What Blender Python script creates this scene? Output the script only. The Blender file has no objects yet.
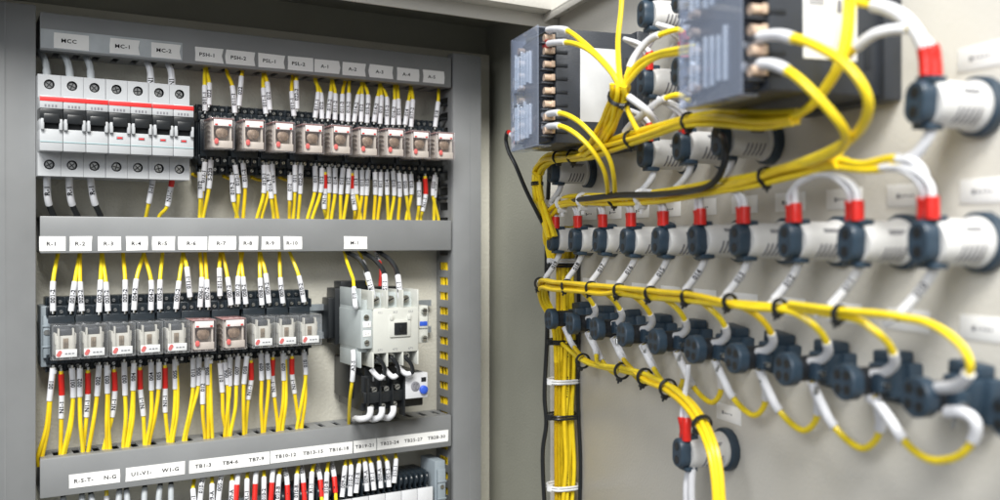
import bpy, bmesh, math, random
from mathutils import Vector, Matrix
random.seed(7)
S = 0.001                                  # everything below is written in millimetres
sc = bpy.context.scene
C = bpy.data.collections.new("scene"); sc.collection.children.link(C)
F = 946.0; TH = math.radians(31.07); TD = math.radians(19.12); HZ = 238.0
DA = TH - TD                               # the door stands this far off the cabinet's depth axis
cd, sd = math.cos(DA), math.sin(DA)

# ------------------------------------------------------------------ positions
def at(x, y, Y):
    """point of the cabinet at depth Y (mm) that was measured at x, y in the photograph"""
    a = math.atan((x-500)/F) + TH
    X = Y*math.tan(a); w = X*math.sin(TH) + Y*math.cos(TH)
    return Vector((X, Y, (HZ-y)*w/F))
def dp(x, y, X):
    """the same for the door, X = distance from the camera measured square to the door"""
    a = math.atan((x-500)/F) + TD
    Y = X/math.tan(a); w = X*math.sin(TD) + Y*math.cos(TD)
    return dw(X, Y, (HZ-y)*w/F)
def dw(X, Y, z):
    return Vector((X*cd + Y*sd, -X*sd + Y*cd, z))

# ------------------------------------------------------------------ materials
M = {}
def mat(name, col, rough=.5, metal=0, var=.06, vscale=60, bump=0, bscale=300, spec=.5, coat=0, bd=.0006):
    m = bpy.data.materials.new(name); m.use_nodes = True
    nt = m.node_tree; b = nt.nodes['Principled BSDF']
    b.inputs['Roughness'].default_value = rough
    b.inputs['Metallic'].default_value = metal
    b.inputs['Specular IOR Level'].default_value = spec
    b.inputs['Coat Weight'].default_value = coat
    tc = nt.nodes.new('ShaderNodeTexCoord')
    n = nt.nodes.new('ShaderNodeTexNoise'); n.inputs['Scale'].default_value = vscale; n.inputs['Detail'].default_value = 5
    nt.links.new(tc.outputs['Object'], n.inputs['Vector'])
    r = nt.nodes.new('ShaderNodeValToRGB')
    r.color_ramp.elements[0].position = .3; r.color_ramp.elements[1].position = .7
    r.color_ramp.elements[0].color = [max(0, c*(1-var)) for c in col]+[1]
    r.color_ramp.elements[1].color = [min(1, c*(1+var)) for c in col]+[1]
    nt.links.new(n.outputs['Fac'], r.inputs['Fac']); nt.links.new(r.outputs['Color'], b.inputs['Base Color'])
    if bump:
        n2 = nt.nodes.new('ShaderNodeTexNoise'); n2.inputs['Scale'].default_value = bscale; n2.inputs['Detail'].default_value = 2
        bp = nt.nodes.new('ShaderNodeBump'); bp.inputs['Strength'].default_value = bump; bp.inputs['Distance'].default_value = bd
        nt.links.new(tc.outputs['Object'], n2.inputs['Vector'])
        nt.links.new(n2.outputs['Fac'], bp.inputs['Height']); nt.links.new(bp.outputs['Normal'], b.inputs['Normal'])
    M[name] = m; return m
def clear(name, tint, solid=.12, rough=.05, dc=None):
    m = bpy.data.materials.new(name); m.use_nodes = True; nt = m.node_tree
    for n in list(nt.nodes):
        if n.type != 'OUTPUT_MATERIAL': nt.nodes.remove(n)
    out = nt.nodes[0]
    tr = nt.nodes.new('ShaderNodeBsdfTransparent'); tr.inputs[0].default_value = (*tint, 1)
    di = nt.nodes.new('ShaderNodeBsdfDiffuse'); di.inputs[0].default_value = (.62*tint[0], .62*tint[1], .62*tint[2], 1)
    gl = nt.nodes.new('ShaderNodeBsdfGlossy'); gl.inputs['Roughness'].default_value = rough
    fr = nt.nodes.new('ShaderNodeFresnel'); fr.inputs[0].default_value = 1.5
    if dc: di.inputs[0].default_value = (*dc, 1)
    m1 = nt.nodes.new('ShaderNodeMixShader'); m1.inputs[0].default_value = solid
    m2 = nt.nodes.new('ShaderNodeMixShader')
    nt.links.new(tr.outputs[0], m1.inputs[1]); nt.links.new(di.outputs[0], m1.inputs[2])
    ge = nt.nodes.new('ShaderNodeNewGeometry'); iv = nt.nodes.new('ShaderNodeMath'); iv.operation = 'SUBTRACT'; iv.inputs[0].default_value = 1
    mu = nt.nodes.new('ShaderNodeMath'); mu.operation = 'MULTIPLY'
    nt.links.new(ge.outputs['Backfacing'], iv.inputs[1]); nt.links.new(iv.outputs[0], mu.inputs[0]); nt.links.new(fr.outputs[0], mu.inputs[1])
    nt.links.new(mu.outputs[0], m2.inputs[0]); nt.links.new(m1.outputs[0], m2.inputs[1]); nt.links.new(gl.outputs[0], m2.inputs[2])
    nt.links.new(m2.outputs[0], out.inputs[0]); M[name] = m
mat('plate', (.60, .585, .51), .42, 0, .08, 9, 1, 360, .5, bd=.0006)
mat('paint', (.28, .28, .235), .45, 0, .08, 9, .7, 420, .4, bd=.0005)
mat('door', (.64, .62, .565), .38, 0, .05, 7, .6, 420, .45, bd=.0004)
mat('duct', (.215, .222, .226), .38, 0, .10, 14, .3, 25, bd=.001)
mat('ductin', (.15, .16, .17), .6)
mat('clearstrip', (.42, .45, .47), .15, 0, .15, 40)
mat('breaker', (.44, .455, .47), .38, 0, .03, 40, .1, 900)
mat('breaker2', (.36, .54, .56), .42, 0, .03, 40, .1, 900)
mat('redstripe', (.62, .03, .03), .4)
mat('black', (.012, .014, .016), .35)
mat('socket', (.012, .018, .024), .32, 0, .3, 200, .2, 900)
mat('sticker_white', (.90, .90, .89), .7, 0, .02, 60)
mat('plate_grey', (.52, .53, .54), .6, 0, .06, 60)
mat('white', (.58, .59, .61), .5, 0, .03, 90)
mat('paper', (.80, .80, .785), .75, 0, .03, 60)
mat('sleeve', (.66, .67, .70), .5, 0, .04, 200)
mat('yellow', (.88, .67, .02), .32, 0, .08, 120, .08, 500)
mat('yellow2', (.85, .60, .014), .34, 0, .08, 120, .08, 500)
mat('red', (.62, .018, .012), .35, 0, .1, 150)
mat('ink', (.012, .012, .016), .9, 0, .1, spec=.05)
mat('inkgrey', (.20, .20, .22), .8, 0, .2, spec=.1)
mat('metal', (.62, .63, .62), .28, 1, .12, 250)
mat('brass', (.66, .50, .38), .4, .35, .15, 200)
mat('rail', (.36, .40, .43), .32, .55, .08, 80)
mat('clamp', (.24, .28, .31), .45, 0, .06, 80)
mat('cream', (.50, .48, .43), .5, 0, .08, 150)
mat('pink', (.45, .22, .21), .4, 0, .15, 200)
mat('coil', (.22, .17, .12), .4, .2, .35, 400)
mat('coildark', (.035, .04, .05), .4, 0, .2, 300)
mat('contactor', (.54, .55, .51), .42, 0, .03, 60)
mat('contactgrey', (.40, .44, .44), .45, 0, .05, 60)
mat('navy', (.026, .047, .072), .42, 0, .12, 150, .15, 700)
mat('navydark', (.01, .013, .018), .6)
mat('lampwhite', (.62, .62, .61), .42, 0, .03, 90)
mat('meter', (.032, .037, .046), .42, 0, .12, 60, .3, 900)
mat('blue', (.03, .09, .50), .4)
mat('nylon', (.74, .75, .76), .35)
mat('greysleeve', (.40, .43, .45), .5, 0, .06, 120)
clear('cover_clear', (.96, .97, .98), .10)
clear('cover_pink', (.98, .95, .95), .08, dc=(.55,.47,.47))
clear('cover_smoke', (.94, .96, 1.0), .16, dc=(.62, .70, .86))
clear('streak_rib', (.94, .97, 1.0), .16, dc=(.72, .8, .95))  # pale colour paints specular streaks onto the meter cover ribs
mat('logo', (.62, .10, .09), .5)

# ------------------------------------------------------------------ mesh builder
class MB:
    def __init__(s): s.v = []; s.f = []; s.m = []
    def add(s, vs, fs, mi=0):
        n = len(s.v); s.v += [tuple(v) for v in vs]; s.f += [tuple(i+n for i in f) for f in fs]; s.m += [mi]*len(fs); return s
    def box(s, x0, x1, y0, y1, z0, z1, bev=0, mi=0):
        if bev <= 0:
            v = [(x, y, z) for x in (x0, x1) for y in (y0, y1) for z in (z0, z1)]
            f = [(0,1,3,2), (4,6,7,5), (0,4,5,1), (2,3,7,6), (0,2,6,4), (1,5,7,3)]
            return s.add(v, f, mi)
        bm = bmesh.new(); bmesh.ops.create_cube(bm, size=1)
        for v in bm.verts: v.co = Vector(((x0+x1)/2+v.co.x*(x1-x0), (y0+y1)/2+v.co.y*(y1-y0), (z0+z1)/2+v.co.z*(z1-z0)))
        b = min(bev, .45*min(abs(x1-x0), abs(y1-y0), abs(z1-z0)))
        bmesh.ops.bevel(bm, geom=list(bm.edges), offset=b, segments=2, affect='EDGES', profile=.5)
        bm.verts.ensure_lookup_table()
        s.add([v.co for v in bm.verts], [[v.index for v in f.verts] for f in bm.faces], mi); bm.free(); return s
    def cyl(s, p0, p1, r0, r1=None, n=16, mi=0, prof=None):
        p0, p1 = Vector(p0), Vector(p1); r1 = r0 if r1 is None else r1
        d = (p1-p0).normalized(); u = d.orthogonal().normalized(); w = d.cross(u)
        vs = []
        for p, r in ((p0, r0), (p1, r1)):
            for i in range(n):
                a = 2*math.pi*i/n; vs.append(p+(u*math.cos(a)+w*math.sin(a))*r)
        fs = [(i, (i+1)%n, n+(i+1)%n, n+i) for i in range(n)] + [tuple(range(n))[::-1], tuple(range(n, 2*n))]
        return s.add(vs, fs, mi)
    def lathe(s, axis0, d, prof, n=24, mi=0, shape=None):
        """prof = [(distance along d, radius)...], shape(angle) scales the radius"""
        p0 = Vector(axis0); d = Vector(d).normalized(); up = Vector((0,0,1)); u = d.cross(up).normalized(); w = up
        vs = []; fs = []
        for t, r in prof:
            for i in range(n):
                a = 2*math.pi*i/n; k = shape(a) if shape else 1
                vs.append(p0+d*t+(u*math.cos(a)+w*math.sin(a))*r*k)
        for j in range(len(prof)-1):
            for i in range(n):
                fs.append((j*n+i, j*n+(i+1)%n, (j+1)*n+(i+1)%n, (j+1)*n+i))
        fs.append(tuple(range(n))[::-1]); fs.append(tuple(range((len(prof)-1)*n, len(prof)*n)))
        return s.add(vs, fs, mi)
    def tube(s, pts, r, n=8, mi=0):
        pts = [Vector(p) for p in pts]; m = len(pts)
        t = [(pts[min(i+1, m-1)]-pts[max(i-1, 0)]).normalized() for i in range(m)]
        u = t[0].orthogonal().normalized(); vs = []
        for i in range(m):
            u = (u - t[i]*u.dot(t[i])).normalized(); w = t[i].cross(u)
            rr = r[i] if isinstance(r, (list, tuple)) else r
            for k in range(n):
                a = 2*math.pi*k/n; vs.append(pts[i]+(u*math.cos(a)+w*math.sin(a))*rr)
        fs = [(i*n+k, i*n+(k+1)%n, (i+1)*n+(k+1)%n, (i+1)*n+k) for i in range(m-1) for k in range(n)]
        fs += [tuple(range(n))[::-1], tuple(range((m-1)*n, m*n))]
        return s.add(vs, fs, mi)
    def hole(s, x0, x1, z0, z1, y, cx, cz, r, depth, n=16, mi=0, mh=0):
        """a plate facing -y with a real round hole sunk depth deep"""
        an = [2*math.pi*i/n for i in range(n)] + [math.atan2(z-cz, x-cx) % (2*math.pi) for x in (x0, x1) for z in (z0, z1)]
        an = sorted(set(round(a, 5) for a in an)); k = len(an); o = []; c = []; c2 = []
        for a in an:
            dx, dz = math.cos(a), math.sin(a); t = 1e9
            if dx > 1e-6: t = min(t, (x1-cx)/dx)
            if dx < -1e-6: t = min(t, (x0-cx)/dx)
            if dz > 1e-6: t = min(t, (z1-cz)/dz)
            if dz < -1e-6: t = min(t, (z0-cz)/dz)
            o.append((cx+dx*t, y, cz+dz*t)); c.append((cx+dx*r, y, cz+dz*r)); c2.append((cx+dx*r, y+depth, cz+dz*r))
        s.add(o+c, [(i, (i+1)%k, k+(i+1)%k, k+i) for i in range(k)], mi)
        s.add(c+c2, [(i, (i+1)%k, k+(i+1)%k, k+i) for i in range(k)]+[tuple(range(k, 2*k))], mh)
        return s
def build(name, mb, mats, parent=None, loc=(0,0,0), smooth=True, fixn=True):
    me = bpy.data.meshes.new(name)
    me.from_pydata([(v[0]*S, v[1]*S, v[2]*S) for v in mb.v], [], mb.f)
    if isinstance(mats, str): mats = [mats]
    for k in mats: me.materials.append(M[k])
    for p, i in zip(me.polygons, mb.m): p.material_index = i; p.use_smooth = smooth
    me.update()
    if fixn:
        bm = bmesh.new(); bm.from_mesh(me); bmesh.ops.recalc_face_normals(bm, faces=bm.faces); bm.to_mesh(me); bm.free()
    if smooth: me.set_sharp_from_angle(angle=math.radians(38))
    o = bpy.data.objects.new(name, me); C.objects.link(o)
    o.location = Vector(loc)*S
    if parent: o.parent = parent
    return o
def thing(name, label, cat, loc=(0,0,0), rot=0, group=None):
    o = bpy.data.objects.new(name, None); C.objects.link(o); o.empty_display_size = .01
    o.location = Vector(loc)*S; o.rotation_euler = (0, 0, rot)
    o['label'] = label; o['category'] = cat
    if group: o['group'] = group
    return o
def dup(root, loc, label, group=None, rot=None):
    r = root.copy(); C.objects.link(r); r.location = Vector(loc)*S; r['label'] = label
    if group: r['group'] = group
    if rot: r.rotation_euler = rot
    for ch in list(root.children):
        c = ch.copy(); C.objects.link(c); c.parent = r
        for g in list(ch.children):
            d = g.copy(); C.objects.link(d); d.parent = c
    return r
_tx = {}
def text_mesh(s, size, ink='ink', wide=1.0, align='CENTER', bold=0.0):
    key = (s, size, ink, wide, align, bold)
    if key in _tx: return _tx[key]
    cu = bpy.data.curves.new('lettering', 'FONT'); cu.body = s; cu.size = size*S; cu.resolution_u = 2
    cu.align_x = align; cu.align_y = 'CENTER'; cu.extrude = .03*S; cu.offset = bold*S; cu.space_character = wide
    o = bpy.data.objects.new('tmp', cu); C.objects.link(o)
    bpy.context.view_layer.update()
    me = bpy.data.meshes.new_from_object(o.evaluated_get(bpy.context.evaluated_depsgraph_get()))
    bpy.data.objects.remove(o); me.name = 'lettering'; me.materials.clear(); me.materials.append(M[ink])
    _tx[key] = me; return me
def lettering(s, size, parent, pos, xdir, normal, ink='ink', wide=1.0, sx=1.0, align='CENTER', bold=0.0):
    o = bpy.data.objects.new('lettering', text_mesh(s, size, ink, wide, align, bold)); C.objects.link(o)
    x = Vector(xdir).normalized(); nn = Vector(normal); nn = (nn-x*nn.dot(x)).normalized(); y = nn.cross(x)
    m = Matrix((x*sx, y, nn)).transposed().to_4x4(); m.translation = Vector(pos)*S
    o.matrix_local = m; o.parent = parent
    return o
def smooth_path(pts, k=6):
    pts = [Vector(p) for p in pts]
    if len(pts) < 3: 
        return [pts[0].lerp(pts[1], i/k) for i in range(k+1)]
    P = [pts[0]*2-pts[1]] + pts + [pts[-1]*2-pts[-2]]; out = []
    for i in range(1, len(P)-2):
        a, b, c, d = P[i-1], P[i], P[i+1], P[i+2]
        for j in range(k):
            t = j/k
            out.append(.5*((2*b)+(c-a)*t+(2*a-5*b+4*c-d)*t*t+(3*b-a-3*c+d)*t**3))
    out.append(pts[-1]); return out
def length(p): return sum((p[i+1]-p[i]).length for i in range(len(p)-1))
def cut(p, s0, s1):
    """the piece of polyline p between arc lengths s0 and s1"""
    out = []; s = 0
    for i in range(len(p)-1):
        L = (p[i+1]-p[i]).length
        if L < 1e-6: continue
        a, b = s, s+L
        if b > s0 and a < s1:
            ta = max(0, (s0-a)/L); tb = min(1, (s1-a)/L)
            q = p[i].lerp(p[i+1], ta)
            if not out or (q-out[-1]).length > 1e-4: out.append(q)
            out.append(p[i].lerp(p[i+1], tb))
        s = b
    res = []
    for q in out:
        if not res or (q-res[-1]).length > .02: res.append(q)
    return res
ORD = ['first','second','third','fourth','fifth','sixth','seventh','eighth','ninth','tenth','eleventh','twelfth','thirteenth','fourteenth','fifteenth','sixteenth','seventeenth','eighteenth','nineteenth','twentieth']+['twenty-'+q for q in ('first','second','third','fourth','fifth','sixth','seventh','eighth','ninth')]+['thirtieth']
def wire(label, pts, r, col, sleeves=(), group=None, name='wire', ferrule=None, txt=None, rs=None):
    """one loose wire; sleeves = [(from, to, material)] as lengths along it"""
    p = smooth_path(pts); o0 = p[0].copy(); q = [v-o0 for v in p]
    t = thing(name, label, 'wire', o0, 0, group)
    L = length(q)
    cov = [(a if a >= 0 else L+a, b if b > 0 else L+b, m) for a, b, m in sleeves]
    build('insulation', MB().tube(q, r), col, t)
    k = 0
    for a, b, m in cov:
        c = cut(q, a, b)
        if len(c) < 2: continue
        R = rs or r*1.45
        sl = build('marker_sleeve', MB().tube(c, R, 10), m, t)
        if txt and m == 'sleeve' and k == 0:
            mid = cut(q, (a+b)/2-.5, (a+b)/2+.5); d = (mid[-1]-mid[0]).normalized()
            if d.z < 0: d = -d
            pos = (mid[0]+mid[-1])/2; cam = (-(o0+pos)).normalized(); nn = (cam-d*cam.dot(d)).normalized()
            n_ = len(txt); size = min(R*1.9, (b-a)*1.25/max(n_, 3)/.62*.8)
            lettering(txt, round(size, 1), sl, pos+nn*(R+.05), d, nn, wide=1.05, bold=.1)
            k = 1
    if ferrule == 'start': build('ferrule', MB().cyl(q[0]-(q[1]-q[0]).normalized()*2.5, q[0]+(q[1]-q[0])*.5, 1.2, 1.2, 8), 'metal', t)
    if ferrule == 'end': build('ferrule', MB().cyl(q[-1]+(q[-1]-q[-2]).normalized()*2.5, q[-1]-(q[-1]-q[-2])*.5, 1.2, 1.2, 8), 'metal', t)
    return t

# ================================================================== the cabinet
YP, YD = 919, 879                          # mounting plate, front of the wiring ducts
cab = thing('electrical_cabinet', 'beige steel cabinet housing behind the grey ducts, with dark roof and right side wall', 'cabinet', (0, 935, -340))
def cp(name, b, m): 
    b.v = [(v[0], v[1]-935, v[2]+340) for v in b.v]; return build(name, b, m, cab)
cp('back_wall', MB().box(-60, 548, 935, 938, -340, 243), 'paint')
cp('side_wall', MB().box(545, 548, 800, 934.8, -340, 243), 'paint')
cp('roof', MB().box(-60, 544.8, 778, 934.8, 240, 243), 'paint')
cp('floor_panel', MB().box(-60, 544.8, 800, 934.8, -340, -337), 'paint')
b = MB().box(-60, 552, 797, 800, 213, 228, .8).box(-60, 552, 778, 797, 226, 228.5, .5).box(-60, 552, 776, 778.5, 226, 239.8, .5)
cp('front_lip', b, 'door')
cp('side_wall', MB().box(-63, -60.2, 776, 938, -340, 243), 'paint')
cp('front_flange', MB().box(545.2, 553, 796.5, 799.8, -340, 226, .6), 'paint')
pl = thing('mounting_plate', 'beige textured mounting plate behind breakers, relays and ducts', 'mounting plate', (40, YP, -330))
build('plate', MB().box(0, 500, 0, 2.5, 0, 536, .5), 'plate', pl)
for x, z in ((30, 300), (440, 300)):
    build('plate_bolt', MB().cyl((x, 0, z), (x, -3, z), 4.5, 4.5, 6), 'metal', pl)

# ------------------------------------------------------------------ ducts
def hduct(label, z0, z1):
    t = thing('wiring_duct', label, 'wiring duct', (79, YD, z0), 0, 'horizontal grey wiring ducts')
    L = 391; h = z1-z0
    build('lid', MB().box(0, L, 0, 2, 0, h, .9).box(.5, L-.5, 2, 7, 0, 1.4, .3).box(.5, L-.5, 2, 7, h-1.4, h, .3), 'duct', t)
    b = MB().box(1, L-1, YP-YD-2, YP-YD-.3, 1, h-1)
    for z in (.3, h-1.9):
        b.box(1, L-1, 7.2, 12, z, z+1.6); b.box(1, L-1, 32, YP-YD-2, z, z+1.6)
        x = 1
        while x < L-4:
            b.box(x, min(x+10.5, L-1), 12, 32, z, z+1.6); x += 16
    build('slotted_body', b, 'duct', t)
    return t
D1 = hduct('top horizontal grey duct carrying the white MCC and A-1 tags', 158, 190)
D2 = hduct('middle horizontal grey duct carrying the white R-1 to R-10 tags', -13, 18.5)
D3 = hduct('bottom horizontal grey duct carrying the long white TB tags', -219, -186)
def vduct(label, x0, x1):
    t = thing('wiring_duct', label, 'wiring duct', (x0, YD-.5, -330), 0, 'vertical grey wiring ducts')
    w = x1-x0; H = 525
    build('lid', MB().box(0, w, 0, 2, 0, H, .9).box(0, 1.4, 2, 8, 0, H, .3).box(w-1.4, w, 2, 8, 0, H, .3).box(w*.58, w*.6, -.25, .3, 0, H), 'duct', t)
    b = MB().box(1, w-1, 38.5, 40, 0, H)
    for x in (.3, w-1.9):
        b.box(x, x+1.6, 8.2, 13, 0, H); b.box(x, x+1.6, 33, 38.5, 0, H)
        z = 0
        while z < H-4:
            b.box(x, x+1.6, 13, 33, z, min(z+7.6, H)); z += 16
    build('slotted_body', b, 'duct', t)
    return t
VL = vduct('wide vertical grey duct along the left edge', 20, 76)
VR = vduct('narrow vertical grey duct right of the relays with wires in its slots', 472, 506)
# stickers
def sticker(d, s, x0, x1, zt, zb, size, two=None, torn=0):
    a = at(x0, 238, YD); c = at(x1, 238, YD); X0, X1 = a.x-79, c.x-79; base = d.location.z/S
    zt -= base; zb -= base
    j = lambda k: random.uniform(-k, k)
    vs = [(X0+j(.3), -.35, zb+j(.3)), (X1+j(.3), -.35, zb+j(.3)), (X1+j(torn+.3), -.35, (zt+zb)/2), (X1+j(.3), -.35, zt+j(.3)), (X0+j(.3), -.35, zt+j(.3)), (X0+j(torn+.3), -.35, (zt+zb)/2)]
    vs += [(v[0], -.05, v[2]) for v in vs]; n = 6
    fs = [tuple(range(n)), tuple(range(n, 2*n))[::-1]] + [(i, (i+1)%n, n+(i+1)%n, n+i) for i in range(n)]
    o = build('tag', MB().add(vs, fs), 'paper', d, smooth=False)
    if isinstance(s, str): s = [(s, .5)]
    for tx, fr in s:
        lettering(tx, size, o, (X0+(X1-X0)*fr, -.45, (zt+zb)/2-.3), (1,0,0), (0,-1,0), wide=1.12, sx=1.15, bold=.09)
build('label_strip', MB().box(.5, 116, -.04, .02, 2, 18, 0), 'clearstrip', D1)
for s, a, b_ in (('MCC',54,89),('MC-1',110,140),('MC-2',151,181),('PSH-1',195,223.6),('PSH-2',226,255),('PSL-1',258,285),('PSL-2',287.5,313),
                 ('A-1',314.5,339),('A-2',342.5,366),('A-3',369.6,393),('A-4',397,419),('A-5',422.5,444)):
    sticker(D1, [(s, .42)], a, b_, 174, 161, 4.6, torn=1.6)
for s, a, b_ in (('R-1',39.5,66),('R-2',70,92),('R-3',98,121),('R-4',126,148),('R-5',152,175),('R-6',178,207),('R-7',208.5,236),('R-8',239,258),('R-9',261.5,280),('R-10',283.5,302),('M-1',344,367)):
    sticker(D2, [(s, .45)], a, b_, 1.5, -11, 4.6)
for s, a, b_ in (([('R-S-T-',.28),('N-G',.8)],69,120),([('U1-V1-',.26),('W1-G',.75)],125.5,185),([('TB1-3',.17),('TB4-6',.5),('TB7-9',.83)],189,269.5),
                 ([('TB10-12',.18),('TB13-15',.51),('TB16-18',.83)],270.2,352.3),([('TB19-21',.5)],353.5,376),([('TB22-24',.17),('TB25-27',.5),('TB28-30',.83)],377,448)):
    sticker(D3, s, a, b_, -201.5, -213.5, 4.6)
# wires running inside the right duct, seen through the slots
for i in range(7):
    x = 475.3 + (i%2)*3.2; y = 890.5 + 3.4*i
    z1 = random.choice((5, -5)); k = 'yellow2' if i % 4 != 3 else 'black'
    p = [(x+random.uniform(-.6,.6), y+random.uniform(-1.2,1.2), z) for z in range(-325, z1, 30)]
    wire(f'{ORD[i]} vertical wire from the front inside the right grey duct', p, 1.7, k, group='wires inside the right duct')
for i, y in enumerate((104, 118, 157, 171, 184.5, 198)):
    q = at(447, y, 884)
    t = thing('rivet', f'{ORD[i]} round black plastic rivet from the top on the right duct side', 'rivet', q, 0, 'black rivets on the right duct')
    t.location = Vector((471.8, 893, q.z))*S
    build('shank', MB().cyl((-8, 0, 0), (1, 0, 0), 1.6, 1.6, 10), 'black', t)
    build('head', MB().lathe((-8, 0, 0), (-1,0,0), [(0,3.4),(2,3.6),(3.4,2.4)], 14), 'black', t)

# ------------------------------------------------------------------ DIN rails
def rail(label, x0, x1, z):
    t = thing('mounting_rail', label, 'rail', (x0, YP-.2, z), 0, 'steel mounting rails')
    L = x1-x0; b = MB()
    b.box(0, L, -1.3, 0, -12, 12).box(0, L, -7.5, -1.3, 11, 12.2).box(0, L, -7.5, -1.3, -12.2, -11)
    b.box(0, L, -8.6, -7.5, 11, 17.5).box(0, L, -8.6, -7.5, -17.5, -11)
    build('rail', b, 'rail', t); 
    s = MB(); x = 6
    while x < L-10: s.box(x, x+9, -1.45, -1.35, -3, 3, 0); x += 18
    build('slots', s, 'ductin', t)
rail('steel rail behind the breakers and the top relay row', 80, 466, 92)
rail('steel rail behind the second relay row and the contactor', 80, 462, -84)
rail('steel rail carrying the terminal blocks at the bottom', 80, 462, -268)
def end_clamp(label, x, z, y=880, w=9, h=46, m='clamp'):
    t = thing('end_clamp', label, 'end clamp', (x, y, z), 0)
    build('body', MB().box(0, w, 4, 38, -h/2, h/2, 1).box(1.5, w-1.5, 0, 4.2, -h/2+8, h/2-8, .8), m, t)
    build('screw', MB().cyl((w/2, .5, 4), (w/2, -1, 4), 2.2, 2.2, 12), 'metal', t)
    build('rib', MB().box(.8, w-.8, -.8, .3, -9, -7.5, .2).box(.8, w-.8, -.8, .3, 8.5, 10, .2), m, t)
end_clamp('grey end clamp left of the R-1 relay', 80.5, -84, 886, 8, 52)
end_clamp('grey end clamp between the terminal blocks and the right duct', 449, -262, 872, 12, 60, 'clamp')

# ------------------------------------------------------------------ circuit breakers
NY, TY = 849, 865
def breaker(label, x0, n, flags):
    t = thing('circuit_breaker', label, 'circuit breaker', (x0, NY, 51.5), 0, 'modular circuit breakers')
    W = 17.4; b = MB(); ty = TY-NY; z = lambda v: v-51.5
    for i in range(n):
        a = i*W+.12; c = (i+1)*W-.12; m = (a+c)/2
        b.box(a+.03, c-.03, ty+6.55, 62, 0.03, 83.97, 0)
        for z0, z1, cz in ((z(116), 84, z(127.5)), (0, z(71), z(61))):
            b.hole(a, c, z0, z1, ty, m, cz, 4.1, 7, 18, 0, 1)
            b.add([(a,ty,z0),(c,ty,z0),(c,ty+6.5,z0),(a,ty+6.5,z0)], [(0,1,2,3)]); b.add([(a,ty,z1),(c,ty,z1),(c,ty+6.5,z1),(a,ty+6.5,z1)], [(3,2,1,0)])
            for xx in (a, c): b.add([(xx,ty,z0),(xx,ty,z1),(xx,ty+6.5,z1),(xx,ty+6.5,z0)], [(0,1,2,3)])
        # raised nose with the toggle bay
        b.box(a, c, 0, ty+7, z(105.5), z(116), .7)
        b.box(a, c, 0, ty+7, z(71), z(89), .7)
        b.box(a, a+1.2, .1, ty+7, z(88.5), z(97), .2); b.box(c-1.2, c, .1, ty+7, z(88.5), z(97), .2)
        b.box(a+.05, c-.05, 7, ty+7, z(88.5), z(106), 0, 1)
        b.box(a+.3, c-.3, -.5, .3, z(78.3), z(78.8), 0, 2)
    build('body', b, ['breaker', 'black', 'breaker2'], t)
    build('colour_stripe', MB().box(.2, n*W-.2, -.25, .3, z(111.5), z(115.2), .1), 'redstripe', t)
    for i in range(n):
        a = i*W; m = a+W/2
        h = MB().box(a+.1, a+W-.1, -1.5, 7.5, z(96.6), z(105), .5).box(a+2.6, a+W-2.6, -4, 7.5, z(93.5), z(101), .9).box(a+2.6, a+W-2.6, 1, 7.5, z(89), z(94), .5)
        hd = build('toggle_handle', h, 'black', t)
        build('handle_arm', MB().box(a+.6, a+3.2, -3.2, 1, z(88), z(97), .6).box(a+W-3.2, a+W-.6, -3.2, 1, z(88), z(97), .6), 'breaker', hd)
        for cz in (z(127.5), z(61)):
            s = MB().cyl((m, ty+6.5, cz), (m, ty+2.2, cz), 3.1, 2.9, 16)
            ang = random.uniform(0, 3); dx, dz = math.cos(ang)*2.6, math.sin(ang)*2.6
            sw = build('terminal_screw', s, 'metal', t)
            build('screw_slot', MB().tube([(m-dx, ty+2.15, cz-dz), (m+dx, ty+2.15, cz+dz)], .5, 4).tube([(m+dz, ty+2.15, cz-dx), (m-dz, ty+2.15, cz+dx)], .5, 4), 'black', sw)
        if flags: build('position_window', MB().box(m-2.6, m+2.6, -.3, .3, z(83.2), z(85.6), .1).box(m-2, m+2, -.42, .2, z(83.7), z(85.1), .05, 1), ['inkgrey', 'redstripe'], t)
        lx = MB()
        for k in range(4): lx.box(m-5+k*2.6+random.uniform(-.2,.2), m-3.6+k*2.6, -.06, .05, z(106.6), z(108.8))
        build('printing', lx, 'inkgrey', t)
    return t
breaker('three-pole circuit breaker under the MCC tag, leftmost', 76.0, 3, False)
breaker('two-pole circuit breaker under the MC-1 tag', 76.0+3*17.4+.2, 2, True)
breaker('two-pole circuit breaker under the MC-2 tag, beside the relays', 76.0+5*17.4+.4, 2, True)

# ------------------------------------------------------------------ relays and sockets
def make_screw(parent, x, y, z, r=1.7):
    s = build('terminal_screw', MB().cyl((0, .9, 0), (0, -.4, 0), r, r*.9, 10), 'metal', parent, (x, y, z))
    a = random.uniform(0, 3); dx, dz = math.cos(a)*r*.8, math.sin(a)*r*.8
    build('screw_slot', MB().tube([(-dx, -.4, -dz), (dx, -.4, dz)], .3, 4), 'ink', s)
    return s
def make_socket(w, poles, hh=32):
    """local origin at the centre of the socket, front terminals at y = 0"""
    t = thing('relay_socket', '', 'relay socket')
    b = MB().box(-w/2, w/2, 14, 30, -hh, hh, .8).box(-w/2+.3, w/2-.3, 4, 15, -hh+7, hh-7, .8).box(-w/2+1, w/2-1, 0, 6, -17, 17, .8)
    for sg in (-1, 1):
        for tier, (z, y) in enumerate(((hh-4, 10), (hh-12, 1.5))):
            for i in range(poles+1):
                x = -w/2+.4+(w-.8)*i/poles
                b.box(x-.7, x+.7, y-1.5, 15, sg*z-4, sg*z+4, .3)
            b.box(-w/2+.5, w/2-.5, y+1.6, 15, sg*z-3.9, sg*z+3.9, 0)
    build('body', b, 'socket', t)
    for sg in (-1, 1):
        for z, y in ((hh-4, 10.8), (hh-12, 2.3)):
            for i in range(poles):
                make_screw(t, -w/2+.4+(w-.8)*(i+.5)/poles, y, sg*z, 1.6)
    return t
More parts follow.
